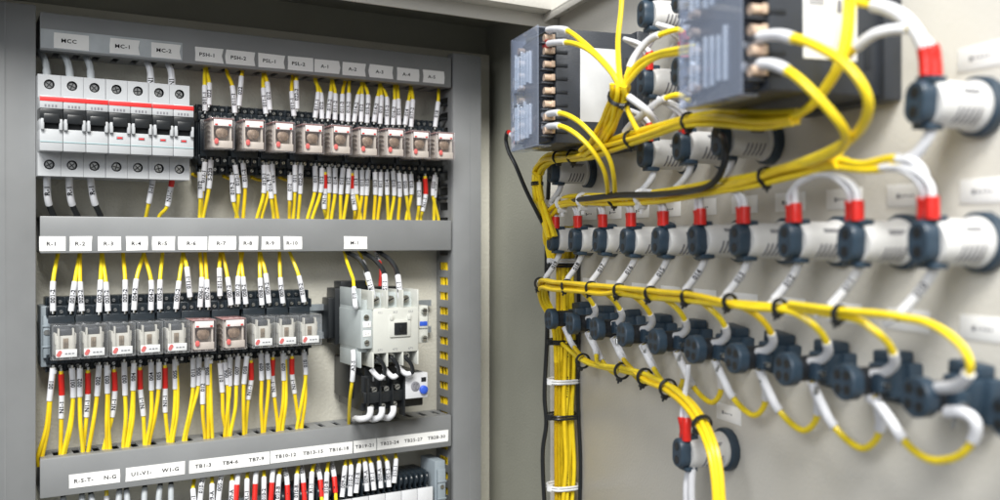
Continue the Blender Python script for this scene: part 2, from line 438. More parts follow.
def make_relay(kind):
    """front face at y = 0, centred on x and z"""
    t = thing('relay', '', 'relay'); w, d, h = 21.5, 37, 28.5
    # the clear cover is a thin shell with a front rim
    b = MB().box(-w/2, w/2, 0, d, -h/2, h/2, 1.0)
    build('cover', b, 'cover_pink' if kind else 'cover_clear', t)
    rim = MB()
    for x in (-w/2+.45, w/2-.45): rim.tube([(x, .4, -h/2+.6), (x, .4, h/2-.6)], .42, 5)
    for z in (-h/2+.45, h/2-.45): rim.tube([(-w/2+.6, .4, z), (w/2-.6, .4, z)], .42, 5)
    build('cover_rim', rim, 'cover_clear', t)
    build('base', MB().box(-w/2+.8, w/2-.8, d-5, d+4, -h/2+.8, h/2-.8, .5), 'socket', t)
    if kind:
        fr = MB().box(-w/2+3, w/2-1.2, 2.5, 4, -h/2+1.5, -h/2+8, .3).box(-w/2+2.2, -w/2+3.6, 3, d-6, -h/2+2, h/2-3, .3).box(w/2-3.4, w/2-2, 3, d-6, -h/2+2, h/2-3, .3).box(-w/2+3.6, w/2-3.4, 10, d-6, -h/2+2, h/2-4, .3)
        build('frame', fr, 'cream', t)
        build('coil', MB().lathe((0.3, 3.6, 1), (0,1,0), [(0,4.2),(.8,5.4),(8,5.4)], 20).box(-1, 1.6, 2.6, 4.5, -3, 4.5, .3), 'coil', t)
        build('nameplate', MB().box(-w/2+3.2, w/2-2, 1.1, 1.6, h/2-7.5, h/2-1.8, .1), 'paper', t)
        build('indicator', MB().box(-w/2+4.2, -w/2+6.6, .75, 1.3, h/2-7.1, h/2-5.7, .1).box(w/2-5.2, w/2-3, .75, 1.3, h/2-7.1, h/2-5.7, .1), 'red', t)
        build('test_button', MB().lathe((-5.2, 2, -7.2), (0,-1,0), [(0,2.3),(1.1,2.2),(1.5,1.6)], 16, shape=lambda a: 1-.2*math.cos(2*a)), 'logo', t)
        build('top_band', MB().box(-w/2+.6, w/2-.6, .8, d-8, h/2-1.3, h/2-.7, .1), 'pink', t)
        c = MB()
        for k in range(4):
            zz = -7+4.4*k; c.tube(smooth_path([(-w/2+1.6, 8, zz), (-w/2+1.4, 16, zz+1.5), (-w/2+1.6, 27, zz-.8)], 4), .5, 5)
        build('contact_spring', c, 'metal', t)
    else:
        fr = MB().box(-w/2+3.3, w/2-3.3, 4, d-6, -h/2+2, h/2-9, .6).box(-w/2+4.6, -w/2+5.9, 2.6, 8, -h/2+3, h/2-3, .3).box(w/2-5.9, w/2-4.6, 2.6, 8, -h/2+3, h/2-3, .3).box(-w/2+2.6, -w/2+4.4, 5, 20, -2, 7, .4).box(w/2-4.4, w/2-2.6, 5, 20, -2, 7, .4)
        build('frame', fr, 'cream', t)
        build('coil', MB().box(-w/2+5.9, w/2-5.9, 4.5, d-8, h/2-9, h/2-3.4, 1.4), 'coildark', t)
        build('armature', MB().box(-2.2, 1.9, 3.4, 5, -5, 3.2, .3).box(-1.4, -.4, 2.9, 4, -4.4, 2.6, .2).box(.4, 1.2, 2.9, 4, -4.4, 2.6, .2), ['coil'], t)
        build('nameplate', MB().box(-w/2+3, w/2-2.6, 1.3, 1.8, -h/2+2, -h/2+8.4, .1), 'paper', t)
        build('test_button', MB().lathe((-5.3, 1.3, -9), (0,-1,0), [(0,2.2),(.4,2.1)], 14, shape=lambda a: 1-.3*math.cos(2*a-1)), 'logo', t)
        pr = MB()
        for k in range(3): pr.box(-1+k*2.6, .9+k*2.6, 1.1, 1.35, -h/2+4.4+random.uniform(-.1,.3), -h/2+5.5)
        build('printing', pr, 'inkgrey', t)
    return t
r1 = [('PSH-1',0),('PSH-2',1),('PSL-1',2),('PSL-2',3),('A-1',4),('A-2',5),('A-3',6),('A-4',7),('A-5',8)]
R1X = [213+28.1*i+10.7 for i in range(9)]
R2PX = [66.5,94.5,122.5,150.5,177.5,204,235,264,288,311]
R2X = [at(x, 238, 850).x for x in R2PX]
soc1 = make_socket(27.6, 4); rel1 = make_relay(True); soc2 = make_socket(22.8, 3); rel0 = make_relay(False); soc2b = make_socket(27.6, 4)
def J(): return (math.radians(random.uniform(-1.2,1.2)), math.radians(random.uniform(-.7,.7)), math.radians(random.uniform(-1.5,1.5)))
def place(proto, used, loc, label, group, rot=None):
    if not used.get(proto.name):
        used[proto.name] = 1; proto.location = Vector(loc)*S; proto['label'] = label; proto['group'] = group; return proto
    return dup(proto, loc, label, group, rot)
used = {}
for (tag, i) in r1:
    place(soc1, used, (R1X[i]+1, 884, 92), f'black screw terminal socket in the top row behind the {tag} relay', 'relay sockets')
    o = place(rel1, used, (R1X[i], 850+random.uniform(-.6,.6), 93.5+random.uniform(-.4,.4)), f'clear pink-topped plug-in relay in the top row below the {tag} tag', 'plug-in relays', J())
for i, X in enumerate(R2X):
    wide = i in (5, 6); tag = f'R-{i+1}'
    place(soc2b if wide else soc2, used, (X+(1 if i > 4 else 0), 884, -83), f'black screw terminal socket in the second row behind the {tag} relay', 'relay sockets')
    if wide: place(rel1, used, (X, 850, -86), f'pink-topped clear relay in the second row below the {tag} tag', 'plug-in relays', J())
    else: place(rel0, used, (X, 850, -86), f'clear relay with dark coil in the second row below the {tag} tag', 'plug-in relays', J())

# ------------------------------------------------------------------ wires of the cabinet
WR = 1.75; SR = 2.5
groups = {}
def near_tag(x, row):
    if row == 1:
        i = min(range(9), key=lambda k: abs(R1X[k]-x)); return r1[i][0]
    return f'R-{min(range(10), key=lambda k: abs(R2X[k]-x))+1}'
pend = []
def tw(pts, col='yellow', row=1, side='above', sl='sleeve', txt=None, extra=None):
    pend.append((pts, col, row, side, sl, txt, extra))
# top of row 1: (x at the duct, y) (x, y where the sleeve starts) (x, y at the terminal)
T1 = [((205,68),(205,85),(205,111),'011-1'),((206,68),(209,82),(209,105),'022'),((227,73),(232,86),(235,113),'011-1'),((242,73),(242,77),(239,106),'022'),
 ((264,73),(263,87),(266,114),'011-1'),((265,73),(268,84),(270,110),'012'),((293,79),(292,92),(294,116),'011-1'),((297,79),(297,83),(297,109),'022-2'),
 ((315,80),(318,92),(315,118),'011-1'),((315,80),(321,93),(322,119),'012'),((332,81),(331,93),(328,119),'013-2'),((332,81),(335,93),(335,120),'011-2'),
 ((345,82),(343,94),(342,121),'011-2'),((349,83),(349,95),(348,122),'013-2'),((362,82),(358,96),(354,122),'014-2'),((362,82),(362,96),(361,122),'012'),
 ((364,83),(368,96),(367,123),'015-2'),((379,85),(378,97),(374,122),'014-2'),((380,85),(381,97),(380,124),'013'),((381,85),(386,97),(387,125),'015-2'),
 ((395,87),(394,99),(393,125),'016-2'),((397,87),(399,99),(399,125),'015'),((410,88),(408,101),(405,125),'014'),((411,88),(412,101),(411,127),'017-2'),((439,90),(438,102),(435,127),'018')]
for a, m, b_, tx in T1:
    up = at(a[0], a[1]-8, 897); tw([up, at(*a, 897), at(*m, 886), at(*b_, 884)], 'yellow', 1, 'above', ('end', m), tx)
B1 = [((205,162),(202,190),(201,217),'012-1'),((211,160),(209,188),(203,217),'S-220'),((200,172),(201,196),(199,217),'012'),((235,165),(238,192),(237,217),'012-1'),((243,163),(245,188),(244,217),'011-2'),
 ((232,175),(233,203),(238,217),'019-2'),((264,165),(264,192),(257,217),'012-1'),((267,165),(268,190),(262,217),'013'),((272,164),(274,192),(278,217),'016'),((269,172),(271,198),(274,217),'016-1'),
 ((290,175),(290,200),(290,218),'012'),((295,165),(294,192),(293,218),'011'),((301,165),(301,192),(298,218),'022-0'),((315,166),(315,192),(308,218),'011'),((322,168),(321,192),(312,218),'012'),
 ((329,167),(329,192),(328,218),'015'),((335,168),(335,192),(332,218),'014'),((343,168),(341,193),(340,218),'011'),((349,169),(347,193),(344,218),'012'),((356,170),(357,194),(360,218),'013'),
 ((362,170),(362,194),(358,218),'011'),((368,170),(367,194),(364,218),'015'),((375,172),(375,195),(374,218),'013'),((381,172),(380,195),(378,218),'011'),((387,172),(387,195),(388,218),'014'),
 ((393,171),(394,195),(391,218),'013'),((399,173),(400,195),(399,218),'013'),((405,174),(406,195),(410,218),'050'),((411,174),(411,195),(407,218),'013'),((419,182),(419,204),(417,218),'012'),
 ((435,175),(433,195),(438,218),'050'),((436,177),(435,196),(434,218),'013')]
for a, m, b_, tx in B1:
    dn = at(b_[0], b_[1]+10, 896); tw([at(*a, 884), at(*m, 886), at(*b_, 895), dn], 'yellow', 1, 'below', ('start', m), tx)
for a, r, m, b_ in (((325,172),(325,190),(324,207),(326,217)),((352,173),(352,190),(355,211),(354,218)),((425,176),(425,195),(423,212),(421,218))):
    tw([at(*a, 884), at(*r, 887), at(*m, 889), at(*b_, 896), at(b_[0], b_[1]+8, 896)], 'yellow', 1, 'below', ('red', r, m), 'N1-1')
T2 = [((58,254),(54,282),(53,311),'001-2'),((79,255),(75,281),(71,311),'001-2'),((80,255),(81,281),(82,311),'002-2'),((101,255),(100,281),(99,312),'002-2'),((103,255),(106,281),(108,311),'003-2'),
 ((123,255),(125,280),(125,311),'003-2'),((144,255),(137,279),(134,310),'004-2'),((145,255),(151,279),(151,310),'004-2'),((162,253),(161,280),(160,309),'005-2'),((183,253),(179,280),(176,309),'005-2'),
 ((184,253),(187,268),(190,297),'011-1'),((200,253),(202,278),(200,307),'006-1'),((205,253),(207,278),(208,307),'007-2'),((220,253),(219,268),(220,296),'011-1'),((222,253),(228,276),(231,305),'007-2'),
 ((242,253),(239,277),(238,304),'007-2'),((240,253),(243,276),(246,304),'008-2'),((260,252),(260,279),(262,305),'008-2'),((261,254),(266,275),(269,303),'009-2'),((279,252),(280,276),(283,303),'009-2'),((290,252),(299,276),(304,302),'010-2')]
for a, m, b_, tx in T2:
    tw([at(a[0], a[1]-8, 897), at(*a, 897), at(*m, 886), at(*b_, 884)], 'yellow', 2, 'above', ('end', m), tx)
B2 = [((53,368),(50,399),(38.5,457),'001'),((54,370),(51,400),(41.5,457),None),((72,368),(73,396),(63,455),'001'),((72,371),(74,397),(65,455),None),((80,368),(80,396),(82,450),'002'),((99,365),(97,396),(87,453),'002'),
 ((107,365),(107,395),(108,449),'003'),((108,370),(109,396),(110,449),None),((124,362),(125,394),(124,445),'003'),((134,363),(133,391),(126,443),'004'),((134,366),(134,392),(128,443),None),((151,362),(151,389),(147,443),'004'),((159,362),(158,389),(149,443),'005'),
 ((175,359),(175,388),(171,442),'005'),((176,362),(177,389),(173,441),None),((193,358),(193,387),(184,438),'011'),((199,357),(198,387),(186,435),'006'),((207,357),(208,386),(209,437),'006'),((210,360),(211,386),(212,436),None),((203,370),(203,402),(205,434),'012'),
 ((220,363),(222,393),(226,434),'011'),((225,362),(228,385),(225,433),'006'),((230,357),(229,385),(229,433),'007'),((238,356),(236,383),(231,432),'007'),((247,356),(244,385),(244,432),'008'),
 ((261,353),(262,380),(262,429),'009'),((267,354),(268,380),(264,428),'008'),((283,353),(284,379),(280,427),'009'),((285,356),(286,380),(283,427),None),((304,352),(305,376),(297,425),'010'),((305,356),(306,377),(302,425),None)]
for a, m, b_, tx in B2:
    dn = at(b_[0], b_[1]+9, 895); mid = ((m[0]*.45+b_[0]*.55)+(1.5 if b_[0] < m[0] else -1), (m[1]+b_[1])/2)
    tw([at(*a, 884), at(*m, 885), at(*mid, 887), at(*b_, 893), dn], 'yellow', 2, 'below', ('start', m) if tx else ('start', a), tx)
for a, r, m, b_ in (((61,371),(61,394),(62,419),(60,454)),((88,370),(88,393),(86,416),(84,452)),((114,369),(114,391),(112,415),(104,449)),((140,367),(140,389),(144,414),(145,442)),((165,365),(165,387),(166,411),(168,441)),
                    ((251,360),(251,379),(248,400),(246,431)),((273,357),(273,376),(275,397),(277,427)),((292,356),(292,374),(294,394),(299,424)),((196,392),(196,401),(201,402),(203,433))):
    if a[0] == 196: continue
    tw([at(*a, 886), at(*r, 888), at(*m, 889), at(*b_, 895), at(b_[0], b_[1]+9, 895)], 'yellow', 2, 'below', ('red', r, m), 'N1-1')
# terminal row at the bottom
TB = [(194,481,193,490,195,512,'y'),(204,479,202,482,199,512,'w'),(212,476,212,485,212,512,'y'),(224,474,221,478,217,512,'w'),(232,473,232,482,231,512,'y'),(240,472,238,475,235,512,'r'),(248,471,247,480,247,512,'y'),
 (258,470,256,473,254,512,'r'),(264,468,264,478,264,512,'y'),(275,466,273,470,270,512,'r'),(281,467,279,476,277,510,'y'),(284,466,287,480,288,510,'r'),(299,463,297,475,296,508,'y'),(301,463,303,478,305,508,'r'),(315,461,312,473,311,504,'y'),
 (316,461,320,478,322,504,'r'),(329,458,327,473,326,502,'y'),(331,459,334,475,336,500,'r'),(346,456,345,467,342,497,'y'),(348,456,351,466,350,496,'y'),(361,454,359,465,356,493,'y'),(361,454,365,463,367,491,'y'),(366,453,371,464,374,490,'y'),
 (377,452,379,462,381,488,'y'),(381,452,387,462,389,487,'y'),(395,451,396,460,394,483,'y')]
tbw = []
for k, (x0,y0,x1,y1,x2,y2,c) in enumerate(TB):
    up = at(x0, y0-8, 897); P = [up, at(x0,y0,897), at(x1,y1,886), at(x2,y2,879)]
    pa = smooth_path(P); L = length(pa); la = (P[1]-P[0]).length+(P[2]-P[1]).length
    s = [(la, L, 'sleeve')] if c != 'r' else [(la, L-9, 'sleeve'), (L-12 if y2 < 500 else L-20, L, 'red')]
    if c == 'w': s = [(3, L, 'sleeve')]
    if c == 'r': s = [(3, L*.55, 'sleeve'), (L*.55, L*.86, 'red')]
    wire(f'{ORD[k]} wire from the left above the bottom terminal blocks{", red banded" if c=="r" else ""}', P, WR, 'yellow', s, 'wires dropping to the terminal blocks', txt=random.choice(['010-2','005-2','009-A','010-B','R1-1','015-1']), rs=SR)
for k, (x, x2) in enumerate(((63,64),(82,82),(90,94),(120,118),(126,128),(145,144),(161,158),(171,171))):
    y = 238+ (498-238)*(1-(x-42)/2028.)
    P = [at(x, y-14, 897), at(x, y-4, 896), at((x+x2)/2, y+8, 888), at(x2, y+24, 884)]
    wire(f'{ORD[k]} black wire from the left below the R-S-T and U1-V1 tags', P, 2.2, 'black', [(-18, 0, 'greysleeve')], 'black power wires below the bottom duct', rs=2.7)
wire('lone thin yellow wire among black wires under the N-G tag', [at(106,480,897), at(106.5,490,894), at(107,512,888)], WR, 'yellow', [(14, 30, 'sleeve')], rs=SR)

for row in (1, 2):
    for side in ('above', 'below'):
        L_ = [p for p in pend if p[2] == row and p[3] == side]
        byt = {}
        for p in L_:
            end = p[0][-1] if side == 'above' else p[0][0]
            byt.setdefault(near_tag(end.x, row), []).append((end.x, p))
        for tag, lst in byt.items():
            lst.sort(key=lambda q: q[0])
            for k, (x, p) in enumerate(lst):
                pts, col, _, _, sl, txt, _e = p
                pts = [pts[0]]+[q_+Vector((random.uniform(-.7,.7), random.uniform(-.8,.8), random.uniform(-1.6,1.6))) for q_ in pts[1:-1]]+[pts[-1]]
                pa = smooth_path(pts); Lt = length(pa)
                def arc(px):
                    s = 0; best = (1e9, 0)
                    for i in range(len(pa)):
                        if i: s += (pa[i]-pa[i-1]).length
                        d = (pa[i]-px).length
                        if d < best[0]: best = (d, s)
                    return best[1]
                if sl[0] == 'end': s = [(arc(pts[2]), Lt, 'sleeve')]
                elif sl[0] == 'start': s = [(0, arc(pts[1])*1.0 if txt else 3, 'sleeve')]
                else: s = [(arc(pts[1]), arc(pts[2]), 'sleeve'), (2.5, arc(pts[1]), 'red')]
                redw = sl[0] == 'red'
                lab = f'{ORD[k]} wire from the left {side} the {tag} relay' + (', red sleeved' if redw else '')
                wire(lab, pts, WR, random.choice(('yellow', 'yellow', 'yellow2')), s, f'relay wires with white marker sleeves', txt=txt, rs=SR, ferrule='end' if side == 'above' else 'start')

# wires of the breakers
for k, (a, c) in enumerate((((42,54),(47,76)),((64,55),(70,76)),((86,57),(91,77)),((147,62),(151,83)),((168,64),(172,84)))):
    wire(f'{ORD[k]} grey sleeved cable from the left above the circuit breakers', [at(a[0]-1,a[1]-5,897), at(*a,896), at((a[0]+c[0])/2+1.2,(a[1]+c[1])/2-2,888), at(*c,880), at(c[0],c[1]+6,878)], 2.9, 'greysleeve' if k < 3 else 'sleeve', [(-12, 0, 'greysleeve' if k < 3 else 'sleeve')], 'cables above the breakers', txt=None if k < 3 else 'N1', rs=3.3)
for k, (a, m, c) in enumerate((((47,176),(48,200),(54,217)),((69,176),(71,200),(78,217)),((90,175),(94,200),(101,217)))):
    P = [at(a[0],a[1]-5,878), at(*a,879), at(*m,884), at(*c,894), at(c[0]+2,c[1]+6,896)]
    pa = smooth_path(P); wire(f'{ORD[k]} black cable with white marker sleeve from the left below the MCC breaker', P, 2.4, 'black', [(3, length(pa)*.6, 'sleeve')], 'cables below the breakers', txt='R-1', rs=3.0)
P = [at(153,172,878), at(153,179,880), at(149,202,884), at(146,217,894), at(145,224,896)]
wire('yellow wire with white marker sleeve below the MC-2 breaker, left of the red sleeve', P, 1.7, 'yellow', [(2, 28, 'sleeve')], 'cables below the breakers', txt='1-11', rs=2.5)
P = [at(172,170,878), at(172,180,880), at(170,192,884), at(167,207,886), at(160,215,894), at(158,222,896)]
wire('wire with bright red sleeve below the right pole of the MC-2 breaker', P, 1.7, 'yellow', [(4, 15, 'red'), (15, 33, 'sleeve')], 'cables below the breakers', txt='N1-1', rs=2.6)
for k, (x, y) in enumerate(((196,174),(227,176),(255,177),(283,177))):
    wire(f'{ORD[k]} short orange yellow wire looping behind the socket bottoms from the left', [at(x-4,y,905), at(x+2,y+2.5,908), at(x+9,y+3,908), at(x+13,y-1,905)], 1.6, 'yellow2', group='wires behind the top sockets')

# ------------------------------------------------------------------ contactor
cx = at(361, 238, 835).x; ct = thing('contactor', 'large cream contactor with black window under the M-1 tag', 'contactor', (cx, 835, -89))
X = lambda px: at(px, 238, 835).x-cx
Z = lambda y, px=395: at(px, y, 835).z+89
b = MB().box(X(361), X(372.5), 0, 56, Z(347), Z(309), .8).box(X(361)+.5, X(418), 12, 55.5, Z(352), Z(300), .6)
for z0, z1 in ((Z(306), Z(288)), (Z(366), Z(350))): b.box(X(361)+.25, X(361)+1.8, 3, 55, z0, z1, .4)
build('left_contact_block', b, 'contactgrey', ct)
b = MB().box(X(372.5)+.2, X(418), -1.5, 30, Z(352.5), Z(308), 1.2)
for px in (372.8, 387, 402.5, 417.5):
    b.box(X(px)-.9, X(px)+.9, -1, 44, Z(309), Z(290), .4); b.box(X(px)-.9, X(px)+.9, -1, 44, Z(366), Z(351), .4)
build('housing', b, 'contactor', ct)
build('barrier_back', MB().box(X(372), X(418), 14, 50, Z(309), Z(293), .5).box(X(372), X(418), 14, 50, Z(364), Z(351), .5), 'contactgrey', ct)
b = MB().box(X(389), X(409.5), -3, 0, Z(337), Z(320), .8).box(X(389), X(392), -3.6, 0, Z(320), Z(315), .4).box(X(406.5), X(409.5), -3.6, 0, Z(320), Z(315), .4)
build('window_frame', b, 'contactor', ct)
build('armature_window', MB().box(X(393), X(405.5), -4, -1, Z(334.5), Z(322.5), .3).box(X(398), X(401), -5, -3, Z(331), Z(326), .3), 'black', ct)
b = MB().box(X(419), X(429.5), 3, 50, Z(345), Z(307), .7).box(X(420), X(428.5), 1.8, 4, Z(330), Z(318), .3)
build('right_contact_block', b, 'contactor', ct)
for px in (380, 395, 410):
    for y in (300, 358):
        s = build('terminal_screw', MB().cyl((X(px), 13, Z(y)), (X(px), 9, Z(y)), 4, 3.8, 14), 'metal', ct)
        build('screw_slot', MB().tube([(X(px)-2.6, 9, Z(y)-1.2), (X(px)+2.6, 9, Z(y)+1.2)], .6, 4), 'ink', s)
for px, y in ((366, 316), (366.5, 341), (424.5, 312), (424.5, 340)):
    s = build('terminal_screw', MB().cyl((X(px), 2, Z(y)), (X(px), -1.2, Z(y)), 2.8, 2.7, 12), 'metal', ct)
    build('screw_slot', MB().tube([(X(px)-1.8, -1.2, Z(y)), (X(px)+1.8, -1.2, Z(y))], .5, 4), 'ink', s)
for px in (379.5, 394.5, 410): lettering({379.5:'1/L1',394.5:'3/L2',410:'5/L3'}[px], 2.8, ct, (X(px), -1.6, Z(312)), (1,0,0), (0,-1,0), ink='inkgrey')
for px in (379.5, 394.5, 410): lettering({379.5:'2/T1',394.5:'4/T2',410:'6/T3'}[px], 2.8, ct, (X(px), -1.6, Z(349)), (1,0,0), (0,-1,0), ink='inkgrey')
for y, s_ in ((323, '13'), (332, '21')):
    build('terminal_tag', MB().box(X(363), X(371), -.3, .2, Z(y+3), Z(y-3), .1), 'paper', ct)
    lettering(s_, 3.4, ct, (X(367), -.4, Z(y)), (1,0,0), (0,-1,0), ink='inkgrey', wide=1.3)
build('terminal_tag', MB().box(X(420.5), X(428), 1.4, 2, Z(327.5), Z(323), .1), 'blue', ct)
# coil base behind the contactor
build('coil_base', MB().box(-4, 70, 57, 80, Z(348), Z(290), 1).box(-9, -2, 62, 80, Z(342), Z(300), 1).box(2, 34, 56.5, 76, Z(300), Z(283), 1), 'black', ct)
# overload relay hanging under it
ov = thing('overload_relay', 'black overload relay with white dial plate under the contactor', 'overload relay', (cx, 850, -150))
X = lambda px: at(px, 238, 850).x-cx
Z = lambda y, px=390: at(px, y, 850).z+150
b = MB().box(X(362), X(424), 2, 62, Z(409), Z(374), 1.2).box(X(362)+.4, X(402), -3, 20, Z(401), Z(390), .8).box(X(366), X(402), 4, 30, Z(376), Z(366), .8).box(X(362)-3, X(380), 24, 66, Z(400), Z(360), 1)
for px in (366, 378.5, 390.5, 402): b.box(X(px)-.8, X(px)+.8, -6, 6, Z(416), Z(376), .3)
build('body', b, 'black', ov)
fp = build('dial_plate', MB().box(X(403), X(425), -6, 3, Z(399.5), Z(374.5), .6), 'white', ov)
build('current_dial', MB().lathe((X(412.5), -6, Z(387.2)), (0,-1,0), [(0,4.6),(1,4.6),(1.3,3.9),(1.2,2.8),(.6,2.6)], 22).box(X(412.5)-.5, X(412.5)+.5, -8, -6, Z(387.2)-2.6, Z(387.2)+2.6, .1), 'inkgrey', fp)
build('reset_button', MB().lathe((X(420.5), -6, Z(391.5)), (0,-1,0), [(0,4.3),(2.4,4.2),(3,3.4)], 20), 'blue', fp)
build('test_window', MB().box(X(418.5), X(423.3), -6.3, -5.8, Z(383.5), Z(379), .1), 'black', fp)
for px, y in ((373.5,388),(385.5,388),(396.5,387),(370.5,405.5),(382,405),(393.5,404)):
    s = build('terminal_screw', MB().cyl((X(px), 6, Z(y)), (X(px), -2.4, Z(y)), 3.0, 2.8, 14), 'metal', ov)
    build('screw_slot', MB().tube([(X(px)-2, -2.4, Z(y)-1), (X(px)+2, -2.4, Z(y)+1)], .5, 4), 'ink', s)
b = MB()
for px, y in ((374,380),(385.5,380),(397,379)): b.cyl((X(px), 2, Z(y)), (X(px), 2, Z(y-5)), 1.6, 1.6, 8)
build('terminal_pin', b, 'metal', ov)
for k, (x, y, xb) in enumerate(((370.5,407,357),(382,407,370),(393.5,406,384))):
    P = [at(x,y,843), at(x-.3,y+6,842), at(x-3,y+10.5,844), at(xb+3,y+12,852), at(xb-1,y+11,868), at(xb-3,y+12,882)]
    wire(f'{ORD[k]} thick white sleeved cable from the left below the overload relay', P, 2.6, 'sleeve', [(0, 26, 'sleeve')], 'cables below the overload relay', rs=3.1)
for k, (x, x2, y2) in enumerate(((380,383,378),(394,396,377),(408,409,374))):
    P = [at(x-6,357,845), at(x-3,357,838), at(x+3,364,836), at(x+4.5,372,837), at(x2-2,y2,838), at(x2-7,y2-3,840), at(x2-12,y2-9,842)]
    wire(f'{ORD[k]} looped black cable with white end from the left between contactor and overload relay', P, 2.0, 'black', [(-17, 0, 'sleeve')], 'cables between contactor and overload relay', rs=2.6)
P = [at(345,254,893), at(347,262,888), at(352.5,277,870), at(353.5,282,862), at(355,303,842), at(356,308,842)]
wire('yellow wire with marker sleeve left above the contactor', [at(343,248,896)]+P, 1.6, 'yellow', [(-26, 0, 'sleeve')], 'wires above the contactor', txt='010', rs=2.5)
for k, (a, c, d) in enumerate((((347,252),(366,270),(372,292)),((363,252),(384,273),(385,293)),((379,252),(397,272),(400,294)))):
    P = [at(a[0]-5,a[1]-6,896), at(*a,892), at((a[0]+c[0])/2+2,(a[1]+c[1])/2-2,872), at(*c,855), at(*d,844), at(d[0]+1,d[1]+6,844)]
    wire(f'{ORD[k]} thick black cable from the left above the contactor', P, 2.4, 'black', [(-26, 0, 'sleeve')], 'wires above the contactor', txt=('R1-1','S1-1','T1-1')[k], rs=3.0)
wire('thin yellow wire behind the black cables above the contactor', [at(357,248,898), at(361,256,896), at(365,268,890), at(368,285,884)], 1.5, 'yellow', [(14, 30, 'sleeve')], 'wires above the contactor', txt='N1', rs=2.3)
wire('red sleeved wire behind the middle black cable above the contactor', [at(375,248,898), at(378,258,894), at(381,268,884), at(380,286,882)], 1.7, 'red', [(4, 16, 'sleeve')], 'wires above the contactor', txt='N1', rs=2.3)
P = [at(353,350,848), at(353.5,358,846), at(352.5,378,846), at(350,398,858), at(349,416,880), at(349,424,890)]
wire('single yellow wire with marker sleeve left below the contactor', P, 1.7, 'yellow', [(0, 30, 'sleeve')], 'wires above the contactor', txt='A2-S', rs=2.5)

# ------------------------------------------------------------------ terminal blocks
def terminal_block():
    t = thing('terminal_block', '', 'terminal block', (0,0,0), 0)
    b = MB().box(0, 5.6, 12, 44, -48, 48, .5)
    b.box(0, 1.1, 2, 14, 10, 47, .3).box(.9, 5.6, 6, 14, 44, 47, .5).box(.9, 5.6, 5, 14, 18, 29, .5).box(0, 5.6, 2, 14, -48, 12, .5)
    b.tube(smooth_path([(2.8, 11, 46), (2.8, 5.5, 44), (2.8, 5, 39), (2.8, 10, 35)], 4), 2.0, 8)
    build('housing', b, 'socket', t)
    build('clamp_screw', MB().cyl((3.3, 12.5, 32), (3.3, 6.5, 32), 1.7, 1.7, 10), 'metal', t)
    return t
tb = terminal_block(); n = 0
for i in range(28):
    x = 446-5.9*(i+1)
    if i < 30:
        loc = (x, 878, -291)
        lab = f'{ORD[i]} black terminal block from the right in the bottom row'
        if i == 0: tb.location = Vector(loc)*S; tb['label'] = lab; tb['group'] = 'black terminal blocks'
        else: dup(tb, loc, lab, 'black terminal blocks')
for i in range(6):
    x1 = 445.5-17.9*i
    t = thing('marker_strip', f'{ORD[i]} white marker strip from the right on the terminal blocks', 'marker strip', (x1-17.3, 875, -269), 0, 'white terminal marker strips')
    build('strip', MB().box(0, 17.3, -1.2, 1, -14, 12, .5), 'white', t)

# ================================================================== the door
XD = 372.0
def dthing(name, label, cat, X, Y, z, group=None): return thing(name, label, cat, dw(X, Y, z), -DA, group)
door = dthing('cabinet_door', 'open pale beige steel cabinet door carrying lamps, switches and meters', 'cabinet door', XD, 880, -340)
build('panel', MB().box(0, 2, -760, 12, 0, 566, .4), 'door', door)
build('top_lip', MB().box(-17, 0, -760, 12, 564, 566, .4).box(-17, -15.5, -760, 12, 558, 564, .3), 'door', door)
build('hinge_flange', MB().box(-9, 0, 10.5, 12, 0, 563.8, .3), 'door', door)
for z in (460, 120): build('hinge', MB().cyl((-4, 15, z), (-4, 15, z+45), 4, 4, 14), 'metal', door)
build('lip_screw', MB().cyl((-9, -32, 563.9), (-9, -32, 561), 2.2, 2.0, 12), 'metal', door)

